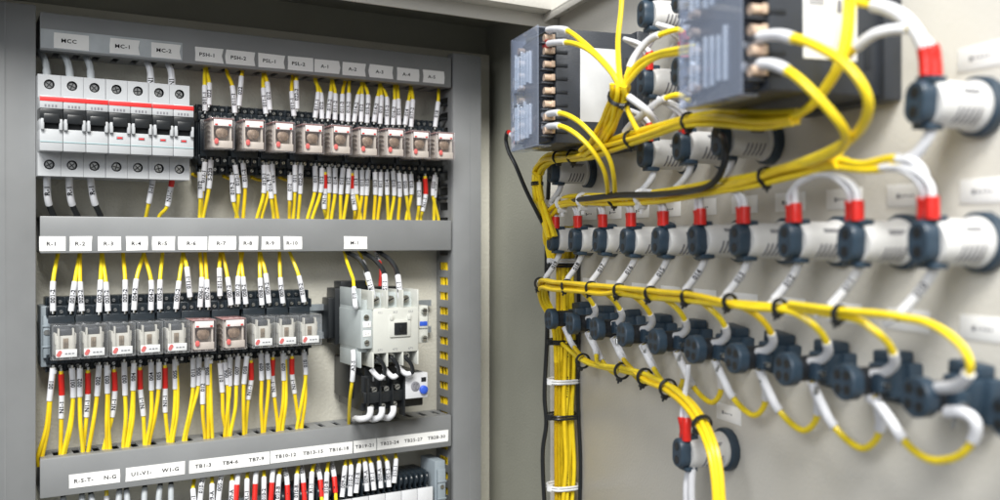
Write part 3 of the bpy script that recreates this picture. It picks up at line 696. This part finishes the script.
# lamps: the axis of the lamp is local -x, the nut sits on the door
def cap_shape(a): return 1-.20*(abs(math.cos(a))**2.0) - .06*math.cos(2*a)*0
def make_lamp():
    t = thing('pilot_lamp', '', 'pilot lamp', (0,0,0), -DA)
    b = MB().lathe((0,0,0), (-1,0,0), [(0,14.8),(1,15.2),(5.4,15),(6.2,14)], 30, shape=lambda a: 1-.02*(math.cos(12*a) > .3))
    build('mounting_nut', b, 'navydark' if False else 'navy', t)
    body = MB().lathe((0,0,0), (-1,0,0), [(6,12.6),(8,12.6),(9,11.3),(20,11.3),(30,11.3),(33.5,10.4),(34,10)], 26)
    bo = build('body', body, 'lampwhite', t)
    v = MB()
    for k in range(5):
        x = -13-k*3.1
        for a0 in (-.62,):
            pts = []
            for j in range(6):
                a = math.radians(180+52-9*j); pts.append((x+.25*j, math.cos(a)*11.0, math.sin(a)*11.0))
            v.tube(pts, .75, 5)
    build('vent_slot', v, 'inkgrey', bo)
    pr = MB()
    for k in range(3):
        a = math.radians(180-28-5*k); pr.box(-22, -13+k, math.cos(a)*11.4-.1, math.cos(a)*11.4+.1, math.sin(a)*11.35-.3, math.sin(a)*11.35+.3)
    build('printing', pr, 'inkgrey', bo)
    sh = lambda a: 1-.36*max(0, abs(math.cos(a)))**2.5
    cap = build('terminal_cap', MB().lathe((0,0,0), (-1,0,0), [(33.5,9.9),(34.3,10.4),(40.6,10.2),(41.6,9.4)], 32, shape=sh), 'navy', t)
    for z in (-4.6, 4.6):
        build('screw_hole', MB().lathe((-41.62, 0, z), (-1,0,0), [(-.5,3.0),(.12,3.0),(.12,2.5),(-.1,2.4)], 16), 'navydark', cap)
        build('screw_hole', MB().cyl((-41.4, 0, z), (-41.8, 0, z), 2.4, 2.4, 14), 'black', cap)
    build('terminal_lug', MB().box(-37, -28, -5.5, 5.5, 9.6, 12.6, .6).box(-37, -28, -5.5, 5.5, -12.6, -9.6, .6), 'navy', t)
    return t
lamp = make_lamp()
YK = [355.5+51*k for k in range(10)]
def door_tag(X, Y, z, label, w=31):
    t = dthing('sticker', label, 'sticker', X-.1, Y, z, 'white name stickers on the door')
    s = build('paper', MB().box(-.35, -.02, -w/2, w/2, -6, 6, .1), 'sticker_white', t)
    p = MB(); y = w*.26
    p.box(-.42, -.3, y-2.2, y, -1.6, .9)
    for k in range(4): p.box(-.42, -.3, y-4.8-k*2.6, y-3.2-k*2.6, -.9+random.uniform(-.3,.3), -.1+random.uniform(0,.5))
    build('printing', p, 'inkgrey', t)
RN = 'pilot lamps on the door'
def put_lamp(Y, z, label, tg=True):
    place(lamp, used, dw(XD, Y, z), label, RN, (math.radians(random.uniform(-7,7)), math.radians(random.uniform(-.8,.8)), -DA+math.radians(random.uniform(-1,1))))
    if tg: door_tag(XD, Y, z+25, f'white sticker above the {label}'[:90])
for k in range(10):
    put_lamp(YK[k], -2, f'{ORD[9-k]} lamp from the cabinet in the long lamp row' if k else 'nearest lamp in the long lamp row')
for Y, z, l in ((813, 62, 'lone lamp below the far meter'), (633, 63, 'left lamp of three above the long row'), (580, 63, 'middle lamp of three above the long row'), (529, 63, 'right lamp of three above the long row'),
                (357, 63.5, 'big lamp in the upper right corner'), (633, 116, 'left lamp right of the far meter, second row'), (581, 116, 'lamp left of the near meter, second row'),
                (633, 167, 'left lamp at the top edge'), (581, 167, 'right lamp at the top edge')):
    put_lamp(Y, z, l, Y < 500)
put_lamp(579, -149, 'lone lamp at the bottom below the switches')

# push button backs
def make_switch():
    t = thing('push_button_switch', '', 'switch', (0,0,0), -DA)
    build('mounting_block', MB().box(-9, 0, -11.5, 11.5, -13, 9, 1.3).box(-13, -2, -7, 12, 7.5, 15, 1.3).box(-19, -8, -8.5, 8.5, -9, 8.8, 1.3), 'navy', t)
    build('neck', MB().lathe((0,0,0), (-1,0,0), [(18,7.6),(36,7.2)], 20), 'navydark', t)
    cap = build('terminal_cap', MB().lathe((0,0,0), (-1,0,0), [(35.5,8.8),(36,9.6),(42,9.6),(42.8,8.9)], 32, shape=lambda a: 1-.05*(abs(math.cos(a))>.93)), 'navy', t)
    for y, z in ((-3.6,-3.7),(3.6,-3.7),(-3.6,3.7),(3.6,3.7)):
        h = build('screw_hole', MB().lathe((-42.8, y, z), (-1,0,0), [(-.4,2.6),(.15,2.6)], 16), 'black', cap)
    build('terminal_ear', MB().box(-30, -22, -13, -6, -5, 5, 1), 'navy', t)
    build('terminal_screw', MB().cyl((-26, -8, -9), (-26, -8, -13.5), 1.6, 1.6, 10), 'metal', t)
    build('terminal_screw', MB().cyl((-27, -12, -1), (-27, -16, -1), 1.6, 1.6, 10), 'metal', t)
    return t
sw = make_switch()
for k in range(-1, 10):
    Yk = 355.5+51*k
    place(sw, used, dw(XD, Yk, -75), f'{ORD[9-k]} dark blue round switch from the cabinet in the lower row', 'dark blue switches in the lower row', (math.radians(random.uniform(-9,9)), 0, -DA+math.radians(random.uniform(-2,2))))
    if k >= 0: door_tag(XD, Yk, -44, f'white sticker above the {ORD[9-k]} dark blue switch from the cabinet')

# meters
def meter(Yn, z0, label, barcode):
    t = dthing('panel_meter', label, 'meter', XD, Yn, z0, 'dark grey panel meters')
    H = 96; W = 68
    b = MB().box(-82, 0, 2, W+6, 2, H-2, 1.5).box(-12, 0, -2, W+10, 0, H, 1.5)
    for k in range(8):
        z = 10+k*11
    build('housing', b, 'meter', t)
    g = MB()
    for k in range(8): g.box(-82.2, -72, 1.2, 2.6, 10+k*10.6, 12.4+k*10.6, .2)
    build('terminal_grooves', g, 'navydark', t)
    for zz in (52, 16): build('vent_slot', MB().box(-22, -18, 1.4, 2.3, zz, zz+22, .3), 'navydark', t)
    tbk = MB().box(-86, -82, 8, W, 4, H-4, 1)
    for k in range(8): tbk.box(-94, -84, 2.5, 10, 12+k*10.6-5.2, 12+k*10.6-4, .2); tbk.box(-94, -84, W-6, W, 12+k*10.6-5.2, 12+k*10.6-4, .2)
    build('terminal_strip', tbk, 'meter', t)
    for k in range(8):
        build('terminal_screw', MB().cyl((-84, 5.5, 12+k*10.6), (-91, 5.5, 12+k*10.6), 2.9, 2.9, 12).box(-86, -83, 1, 9, 9.5+k*10.6, 14.5+k*10.6, .3), 'brass', t)
        build('terminal_screw', MB().cyl((-84, W-3.5, 12+k*10.6), (-91, W-3.5, 12+k*10.6), 2.9, 2.9, 12), 'brass', t)
    cv = MB().box(-97, -95.8, 4, W, 0, H, .4).box(-95.8, -83, W-1, W, 0, H, .3).box(-95.8, -83, 9, W-1, 0, 1, .3).box(-95.8, -83, 9, W-1, H-1, H, .3)
    tc = build('terminal_cover', cv, 'cover_smoke', t)
    for y in (16, 22.5, 29, 35.5, 44, 50):
        for z0 in (8, 52):
            build('rib', MB().box(-99.5, -97, y, y+1.8, z0+random.uniform(-2,2), z0+28+random.uniform(-3,3), .5), 'streak_rib', tc)  # pale raised bars stand in for bright streaks on the clear cover
    st = build('rating_sticker', MB().box(-61, -27, 1.5, 1.95, 20, 80, .1), 'paper' if barcode else 'plate_grey', t)
    if barcode:
        p = MB(); z = 48
        while z < 78: h = random.uniform(.4, 1.3); p.box(-58, -48, 1.35, 1.5, z, z+h); z += h+random.uniform(.4, .9)
        for k in range(5): p.box(-40, -40+random.uniform(3,8), 1.35, 1.5, 60+k*3, 61+k*3)
        p.box(-40, -37, 1.35, 1.5, 45, 52)
        build('printing', p, 'inkgrey', st)
    return t
meter(698, 74, 'far dark grey panel meter with clear terminal cover and blank white sticker', False)
meter(412.5, 74, 'near blurred dark grey panel meter with printed white sticker', True)

# ------------------------------------------------------------------ harnesses
DR, DS = 1.95, 2.7
def tie(parent, p, d, R, m, head=(0,0,-1), off=None):
    """a band round a bundle at p (running along d) and its head"""
    d = Vector(d).normalized(); u = d.orthogonal().normalized(); w = d.cross(u)
    ring = [p+(u*math.cos(a)+w*math.sin(a))*R for a in [2*math.pi*i/20 for i in range(21)]]
    h = Vector(head); h = (h-d*h.dot(d)).normalized(); hp = p+h*(R+.8)
    big = 1.5 if m == 'nylon' else .85
    b = MB().tube([q+d*.9 for q in ring], 1.0*big, 6).tube([q-d*.9 for q in ring], 1.0*big, 6)
    s = d.cross(h)
    b.cyl(hp-s*2.4*big, hp+s*2.4*big, 2.2*big, 2.2*big, 8); b.cyl(hp, hp+h*4.2*big, 1.3*big, 1.0*big, 6)
    return build('cable_tie', b, m, parent)
def bundle(label, pts, offs, r, cols, ties=(), prints=(), cat='wire harness', name='wire_harness', k=5):
    """pts in world mm, offs = sideways offsets of each wire"""
    pa = smooth_path(pts, k); o0 = pa[0].copy(); pa = [v-o0 for v in pa]
    t = thing(name, label, cat, o0)
    frames = []
    for i in range(len(pa)):
        d = (pa[min(i+1, len(pa)-1)]-pa[max(i-1, 0)]).normalized(); u = Vector((0,0,1)).cross(d)
        if u.length < .3: u = dw(-1, 0, 0).cross(d)
        if frames and u.dot(frames[-1][0]) < 0: u = -u
        u.normalize(); frames.append((u, d.cross(u).normalized(), d))
    for j, (a, b_) in enumerate(offs):
        ph = random.uniform(0, 6); q = []
        for i, p in enumerate(pa):
            u, w, d = frames[i]; wob = .8*math.sin(i*.33+ph)+.3*math.sin(i*.9+2*ph)
            q.append(p+u*(a+wob)+w*(b_+.7*math.cos(i*.37+ph)))
        wo = build('wire', MB().tube(q, r, 8), cols[j % len(cols)], t)
        if j in prints:
            Lq = length(q); sx = random.uniform(0, 8); pb = MB()
            while sx < Lq-8:
                for _ in range(random.randint(5, 9)):
                    c = cut(q, sx, sx+random.uniform(.7, 1.8))
                    if len(c) > 1:
                        v = (-(o0+c[0])).normalized(); e_ = (c[-1]-c[0]).normalized(); v = (v-e_*v.dot(e_)).normalized()*(r-.12)
                        pb.tube([p_+v for p_ in c], .45, 5)
                    sx += 2.3
                sx += random.uniform(12, 30)
            build('printing', pb, 'ink', wo)
    L = length(pa)
    for f, m in ties:
        s = f*L; c = cut(pa, max(0, s-1), s+1); d = (c[-1]-c[0]).normalized()
        R = max(math.hypot(a, b_) for a, b_ in offs)+r-.4
        tie(t, c[0], d, R, m)
    return t, o0
def disc(n, r):
    if n == 1: return [(0,0)]
    if n == 2: return [(-r,0),(r,0)]
    if n == 3: return [(r*1.15*math.cos(a), r*1.15*math.sin(a)) for a in (0.5,2.6,4.7)]
    if n <= 5: return [(r*1.4*math.cos(2*math.pi*i/n+.4), r*1.4*math.sin(2*math.pi*i/n+.4)) for i in range(n)]
    o = [(0,0)]+[(2*r*math.cos(math.pi*i/3+.2), 2*r*math.sin(math.pi*i/3+.2)) for i in range(min(n-1, 6))]
    o += [(3.7*r*math.cos(2*math.pi*i/(n-7)+.1), 3.7*r*math.sin(2*math.pi*i/(n-7)+.1)) for i in range(max(0, n-7))]
    return o
def hb(label, px, n, ties=(), cols=('yellow','yellow2','yellow'), r=DR, name='wire_harness'):
    return bundle(label, [dp(x, y, X) for x, y, X in px], disc(n, r*.97), r, cols, ties, name=name)
# vertical trunk
TP = [dw(358+random.uniform(-1,1), 846, z) for z in (11, 0, -30, -60, -90, -120, -150, -180, -215, -250, -300)]
offs = [(-11+2.75*i+random.uniform(-.3,.3), 3.4*((i%3)-1)) for i in range(9)] + [(-9+4*i, -7+.6*(i%2)) for i in range(5)]
tr, to = bundle('thick vertical bundle of yellow wires beside the cabinet edge', TP, offs, 2.0, ('yellow','yellow','yellow2'), prints=(3, 5, 7, 10, 12))
for z, m in ((-26,'black'),(-100,'black'),(-138,'nylon'),(-172,'black'),(-240,'nylon'),(-22,'nylon')):
    c = dw(358, 846, z)-to; ring = []
    for i in range(25):
        a = 2*math.pi*i/24; e1 = dw(1,0,0); e2 = dw(0,1,0)
        ring.append(c+e1*14.6*math.copysign(abs(math.cos(a))**.6, math.cos(a))+e2*12.5*math.copysign(abs(math.sin(a))**.6, math.sin(a)))
    b = MB().tube([p+Vector((0,0,1.2)) for p in ring], 1.2, 6).tube([p-Vector((0,0,1.2)) for p in ring], 1.2, 6)
    hp = c+dw(-15.5, -4, 0); b.cyl(hp+Vector((0,0,-2.6)), hp+Vector((0,0,2.6)), 3, 3, 8)
    build('cable_tie', b, m, tr)
wire('long black cable along the left side of the vertical yellow bundle', [dw(345,850,60), dw(343,850,20), dw(343,852,-30), dw(343,850,-90), dw(341,852,-150), dw(342,850,-180), dw(339,852,-215), dw(343,850,-300)], 2.1, 'black')
wire('black cable behind the right side of the vertical yellow bundle', [dw(370,838,20), dw(369,834,-60), dw(369,836,-150), dw(370,832,-220), dw(369,836,-300)], 1.8, 'black')
# bundle between the upper lamps and the long row
t1, _ = hb('yellow bundle running just above the long lamp row', [(553,262,348),(549,238,342),(551,216,336),(562,203,334),(585,200,334),(610,199,334),(660,196,334),(705,190,334),(745,182,334),(785,171,334),(822,163,334),(840,160,334)], 6,
   ties=((.19,'nylon'),(.29,'nylon'),(.42,'black'),(.52,'nylon'),(.86,'black')))
wire('black sheathed cable lying on the bundle above the long lamp row', [dp(568,203,336), dp(577,200,330), dp(592,198,328), dp(620,195,327), dp(656,194.5,327), dp(698,189.5,326), dp(716,180,325), dp(725,160,325), dp(724,140,328), dp(718,133,336)], 2.3, 'black')
t0, _ = hb('yellow bundle curving round the lone far lamp and up to the near meter', [(551,238,330),(544,215,326),(538,195,322),(538,172,322),(546,160,322),(560,157,322),(587,155,318),(605,147,316),(645,134,314),(680,123,314),(715,118,316),(760,120,320),(795,117,322)], 6,
   ties=((.12,'black'),(.26,'black'),(.34,'black'),(.6,'black'),(.78,'black')))
for k, px in enumerate((
    [(795,117,322),(815,100,322),(837,68,322),(855,49,322),(873,35,324),(890,30,328),(906,29,332)],
    [(795,119,323),(820,96,324),(838,62,326),(845,30,328),(847,0,330),(848,-20,330)],
    [(790,118,321),(812,106,320),(836,75,318),(848,45,318),(852,5,320),(852,-18,320)])):
    P = [dp(*p) for p in px]
    wire(f'{ORD[k]} yellow wire rising in front of the near meter sticker', P, DR, 'yellow', [(-26, 0, 'sleeve')] if k == 0 else (), 'wires rising over the near meter', rs=DS)
wire('yellow wire with white and red sleeve bending down to the upper right lamp', [dp(*p) for p in ((850,-6,330),(856,2,330),(872,5,332),(888,9,334),(903,17,335),(915,30,336),(923,45,337),(926,58,338),(927,76,338))], DR, 'yellow', [(18, -13, 'sleeve'), (-14, 0, 'red')], rs=3.6)
wire('second red sleeved lead beside it on the upper right lamp', [dp(*p) for p in ((905,29,338),(920,34,340),(931,46,341),(934,60,342),(935,76,342))], DR, 'sleeve', [(-14, 0, 'red')], rs=3.6)
wire('white lead dropping from the upper right lamp to yellow wires', [dp(*p) for p in ((934,118,342),(930,134,340),(918,152,338),(904,160,336),(890,158,335),(862,164,334),(838,160,334))], DR, 'yellow', [(0, 30, 'sleeve')], rs=DS)
wire('yellow wire with white end below the white lead of the upper right lamp', [dp(*p) for p in ((925,186,337),(921,170,337),(908,160,336),(893,166,335),(868,170,334),(830,166,334))], DR, 'yellow', [(0, 18, 'sleeve')], rs=DS)
# vertical spray beside meter 1
t2, _ = hb('thick yellow bundle tied with black beside the far meter', [(622,84,302),(621,92,303),(617,108,306),(610,125,310),(600,141,314),(588,152,317)], 8, ties=((.12,'black'),), r=1.9)
SP = [('upper yellow wire from the far meter', ((548,30,284),(556,29,284),(568,31,286),(582,41,290),(600,58,295),(614,75,300),(621,90,303)), [(0,36,'sleeve')]),
 ('red and white sleeved yellow wire from the far meter', ((545,46,284),(552,43,284),(572,43,286),(590,51,290),(606,66,296),(616,80,300),(620,92,303)), [(0,9,'red'),(8,40,'sleeve')]),
 ('yellow wire arching from the lower far meter terminals, upper of two', ((544,115,284),(560,113,285),(578,121,292),(596,139,302),(609,158,312),(614,178,320),(615,196,330)), [(0,30,'sleeve')]),
 ('yellow wire arching from the lower far meter terminals, lower of two', ((544,127,284),(560,126,285),(576,134,292),(592,150,302),(603,168,312),(607,184,320),(608,197,330)), [(0,30,'sleeve')]),
 ('single yellow wire hanging from the top edge beside the far meter', ((622,-12,318),(621,10,316),(618,40,310),(619,70,304),(622,90,302)), []),
 ('thick yellow wire curving right to the second row lamps', ((622,90,302),(628,76,304),(640,62,307),(659,53,310),(685,48,312),(700,46,316)), []),
 ('yellow wire curving right under the thick one', ((622,92,303),(630,80,305),(643,66,308),(661,56,311),(690,52,313)), []),
 ('long white sleeve arching to the red terminals beside the far meter', ((626,78,306),(634,58,312),(648,41,318),(662,34,322),(680,30,328),(684,44,334)), [(8,-30,'sleeve'),(-10,0,'red')]),
 ('short white sleeve pointing down right below the black tie', ((621,92,304),(632,99,308),(646,110,316),(655,121,326)), [(9,0,'sleeve')]),
 ('yellow wire dropping below the black tie to the lower bundle', ((621,92,304),(627,108,308),(634,124,312),(640,134,316)), []),
 ('white sleeve arching from the lower bundle to the middle lamp', ((620,140,318),(630,126,320),(648,110,322),(664,99,325),(678,95,330),(690,101,334)), [(8,-22,'sleeve')])]
for l, px, s in SP: wire(l, [dp(*p) for p in px], DR, 'yellow', s, rs=2.7, txt=None)
for l, px, s in (('upper thick yellow loop from the near meter', ((748,45,286),(762,37,286),(778,35,287),(792,38,288),(812,44,292),(843,62,298),(864,88,304),(868,112,310),(855,135,318),(826,153,326),(785,168,332)), [(0,36,'sleeve')]),
                 ('lower thick yellow loop from the near meter', ((746,67,286),(760,64,286),(778,66,287),(799,79,290),(824,104,298),(843,128,308),(845,143,318),(828,156,326),(788,168,332)), [(0,34,'sleeve')])):
    wire(l, [dp(*p) for p in px], 2.5, 'yellow', s, rs=3.1)
wire('black cable with red and white ends hanging from the far meter', [dp(*p) for p in ((514,138,290),(508,132,290),(506,140,291),(509,152,293),(516,166,298),(526,190,308),(538,214,320),(549,236,335))], 1.9, 'black', [(0, 9, 'sleeve'), (9, 15, 'red')], rs=2.3)
# middle harness: every wire runs along the bundle and drops to its own switch
hz_pts = [(558,330,345),(554,308,338),(556,292,330),(566,285,328)]
t = thing('wire_harness', 'yellow bundle below the long lamp row feeding the dark blue switches', 'wire harness', dw(328, 840, -42)); o0 = dw(328, 840, -42)
run = lambda X, Y, z: dw(X, Y, z)-o0
for k in range(1, 9):
    Yk = 355.5+51*k; j = (k*5) % 9; a = (j % 3-1)*3.0; b_ = (j//3-1)*3.0
    if k > 5: a, b_ = (k-7)*3.0, -3.6
    pts = [run(352+a, 840, -300), run(351+a, 840, -200), run(351+a, 840, -120), run(348+a, 841, -84), run(336+a, 840, -58+b_)]
    Y = 820
    pts.append(run(327+a, Y, -43+b_))
    while Y-34 > Yk+6:
        Y -= 34; f = (820-Y)/470.
        pts.append(run(326+a*(1-.4*f)+random.uniform(-.5,.5), Y, -43+3.4*math.sin(f*2)+b_*(1-.4*f)+random.uniform(-.5,.5)))
    pts += [run(327+a*.5, Yk-8, -41), run(331, Yk-19, -45), run(338, Yk-24, -53), run(345, Yk-20, -63), run(346, Yk-12, -69), run(344, Yk-5, -71)]
    q = smooth_path(pts); L = length(q)
    w_ = build('wire', MB().tube(q, DR, 8), 'yellow' if k % 3 else 'yellow2', t)
    build('marker_sleeve', MB().tube(cut(q, L-25, L), DS, 10), 'sleeve', w_)
for i, Y in enumerate([825]+[355.5+51*k-2 for k in (8,7,6,5,4,3,2,1)]):
    f = (820-Y)/470.; tie(t, run(326, Y, -42.5+3.4*math.sin(f*2)), dw(0,1,0), 5.3-1.4*max(0,f), 'black', head=dw(-.5,-.3,-1))
# leads of the long row: red ferrules on top, white sleeves below
for k in range(10):
    Yk = YK[k]; nm = 'nearest lamp' if k == 0 else f'{ORD[9-k]} lamp from the cabinet'
    if k != 0 or True:
        sgn = -1 if k in (2, 4) else 1
        for q, dy in ((0, -3.4), (1, 3.4)):
            if k in (1, 2) and q: pass
            P = [dw(336+2*q, Yk+dy, 9), dw(336+2*q, Yk+dy, 16), dw(336, Yk+dy*.8, 24), dw(335, Yk+dy*.4+(4+3*q)*-sgn*-1, 30), dw(335, Yk+(14+4*q)*sgn, 34), dw(334, Yk+(24+4*q)*sgn, 35)]
            wire(f'{"left" if q else "right"} red sleeved lead on the {nm}, long row', P, 1.9, 'sleeve', [(0, 10.5, 'red')], 'red sleeved lamp leads', rs=3.5)
    P = [dw(342, Yk, -9), dw(341, Yk+2, -17), dw(338, Yk+8, -27), dw(332, Yk+15, -38), dw(328, Yk+20, -42)]
    wire(f'white sleeved lead under the {nm}, long row', P, 1.8, 'sleeve', [(2, 32, 'sleeve')], 'white leads below the long lamp row', txt='0'+str(10+k), rs=2.6)
for Y, z, nm, up in ((633,63,'left lamp of three above the long row',1),(580,63,'middle lamp of three above the long row',1),(529,63,'right lamp of three above the long row',1),(633,116,'left second row lamp right of the far meter',1),(581,116,'second row lamp left of the near meter',1),(633,167,'left lamp at the top edge',0),(581,167,'right lamp at the top edge',0),(813,62,'lone lamp below the far meter',1)):
    if up:
        for q, dy in ((0, -3.4), (1, 3.4)):
            P = [dw(336+2*q, Y+dy, z+9), dw(336+2*q, Y+dy, z+16), dw(336, Y+dy*.8, z+23), dw(332, Y+dy+8, z+30), dw(326, Y+18, z+36)]
            wire(f'{"left" if q else "right"} red sleeved lead on the {nm}', P, 1.9, 'sleeve', [(0, 13, 'red')], 'red sleeved lamp leads', rs=3.2)
    P = [dw(342, Y, z-9), dw(341, Y+1, z-17), dw(338, Y+8, z-25), dw(335, Y+20, z-32 if z < 70 else z-36)]
    wire(f'white sleeved lead under the {nm}', P, 1.8, 'sleeve', [(2, 24, 'sleeve')], 'white leads below the upper lamps', rs=2.6)
for q, dy in ((0,-3.4),(1,3.4)):
    P = [dw(336+2*q, 579+dy, -140), dw(336+2*q, 579+dy, -132), dw(337, 580+dy, -124), dw(340, 585, -112), dw(344, 588, -100), dw(346, 590, -90)]
    wire(f'{"left" if q else "right"} red sleeved lead on top of the lone bottom lamp', P, 1.9, 'sleeve', [(0, 15, 'red')], 'red sleeved lamp leads', rs=3.3)
    P = [dw(341+2*q, 579+dy, -158), dw(340, 579+dy, -175), dw(341, 579+dy, -205), dw(342, 579+dy, -240)]
    wire(f'{"left" if q else "right"} white lead under the lone bottom lamp', P, 2.0, 'sleeve', [(2, 60, 'sleeve')], 'white leads below the lone bottom lamp', rs=2.7)
# lower harness running down to the right
t = thing('wire_harness', 'lower yellow bundle sagging below the switches and down past the lone lamp', 'wire harness', dw(350, 800, -110)); o0 = dw(350, 800, -110)
low = [(583,361,347),(600,367,346),(622,371,345),(645,377,344),(668,388,342),(688,404,338),(702,424,335),(712,448,332),(717,474,331),(719,500,330),(720,525,330)]
starts = {9: 0, 8: 0, 7: 2, 6: 3, 5: 4}
for j, k in enumerate((9, 8, 7, 6)):
    Yk = YK[k]; st = starts[k]; a, b_ = disc(4, 2.1)[j]
    pts = [dw(345, Yk-2, -83), dw(347, Yk-6, -90), dw(348, Yk-14, -98)]
    pts += [dp(*p)+dw(a, 0, b_) for p in low[st+(1 if k != 9 else 0):]]
    q = smooth_path([p-o0 for p in pts])
    w_ = build('wire', MB().tube(q, DR, 8), 'yellow' if j % 2 else 'yellow2', t)
    build('marker_sleeve', MB().tube(cut(q, 0, 24), DS, 10), 'sleeve', w_)
q0 = [dp(*p)-o0 for p in low]
pts = [run_ for run_ in [dw(352, 838, -100)-o0, dw(350, 815, -104)-o0]] + q0
build('wire', MB().tube(smooth_path(pts), DR, 8), 'yellow', t)
for i in (0, 2, 3, 4, 6): tie(t, q0[i], q0[i+1]-q0[i-1] if i else q0[1]-q0[0], 6.3, 'black', head=dw(-.4,-.3,-1))
# sagging jumpers between neighbouring switches
for k in range(8, 0, -1):
    Yk = YK[k]
    P = [dw(345,Yk-6,-82), dw(347,Yk-6,-87), dw(350,Yk-8,-95), dw(353,Yk-13,-105), dw(356,Yk-23,-113), dw(357,Yk-34,-115), dw(356,Yk-45,-108), dw(353,Yk-52,-98), dw(348,Yk-56,-88), dw(345,Yk-57,-82)]
    if k == 1: P = [dp(*p) for p in ((868,396,345),(878,404,346),(890,420,346),(902,438,346),(916,452,346),(932,460,346),(950,459,346),(964,452,346),(974,438,346),(975,422,344),(964,413,342),(946,412,340))]
    pa = smooth_path(P); L = length(pa)
    wire(f'sagging yellow jumper with white ends from the {ORD[9-k]} to the {ORD[10-k]} dark blue switch', P, DR, 'yellow', [(0, L*.3, 'sleeve'), (L*.76, L, 'sleeve')], 'jumpers between the dark blue switches', rs=2.9)
P = [(790,304,327),(835,310,326),(880,314,326),(905,318,326),(925,322,326),(945,332,326),(962,347,328),(970,364,330),(966,378,332),(955,386,334),(938,388,336)]
wire('last yellow wire of the middle bundle hooking down to the nearest switches', [dp(*p) for p in P], DR, 'yellow', [(-26, 0, 'sleeve')], rs=2.9)

# ================================================================== light, camera, world
w = bpy.data.worlds.new("World"); sc.world = w; w.use_nodes = True
bg = w.node_tree.nodes['Background']; bg.inputs[0].default_value = (.93, .96, 1, 1); bg.inputs[1].default_value = .24
def area(name, loc, tgt, size, power, col):
    l = bpy.data.lights.new(name, 'AREA'); l.shape = 'RECTANGLE'; l.size, l.size_y = size; l.energy = power; l.color = col
    o = bpy.data.objects.new(name, l); C.objects.link(o); o.location = loc
    o.rotation_euler = (Vector(tgt)-Vector(loc)).to_track_quat('-Z', 'Y').to_euler()
area('ceiling_lamp', (-.55, -1.2, 2.15), (.3, .75, 0), (1.5, 1.0), 172, (1, .985, .95))
area('fill_light', (-1.5, -.6, .8), (.45, .6, -.05), (.9, .9), 27, (.96, .975, 1))  # unseen fill lamp added at the left to brighten door and meter covers
cam = bpy.data.cameras.new('camera'); co = bpy.data.objects.new('camera', cam); C.objects.link(co); sc.camera = co
cam.sensor_width = 36; cam.lens = 36*F/1000; cam.shift_y = -.012; cam.clip_start = .01; cam.clip_end = 50
co.rotation_euler = (math.radians(90), 0, -TH)
cam.dof.use_dof = True; cam.dof.focus_distance = .84; cam.dof.aperture_fstop = 5.2
sc.render.engine = 'CYCLES'
sc.cycles.transparent_max_bounces = 16; sc.cycles.max_bounces = 8
sc.view_settings.view_transform = 'Standard'; sc.view_settings.look = 'None'; sc.view_settings.exposure = 0
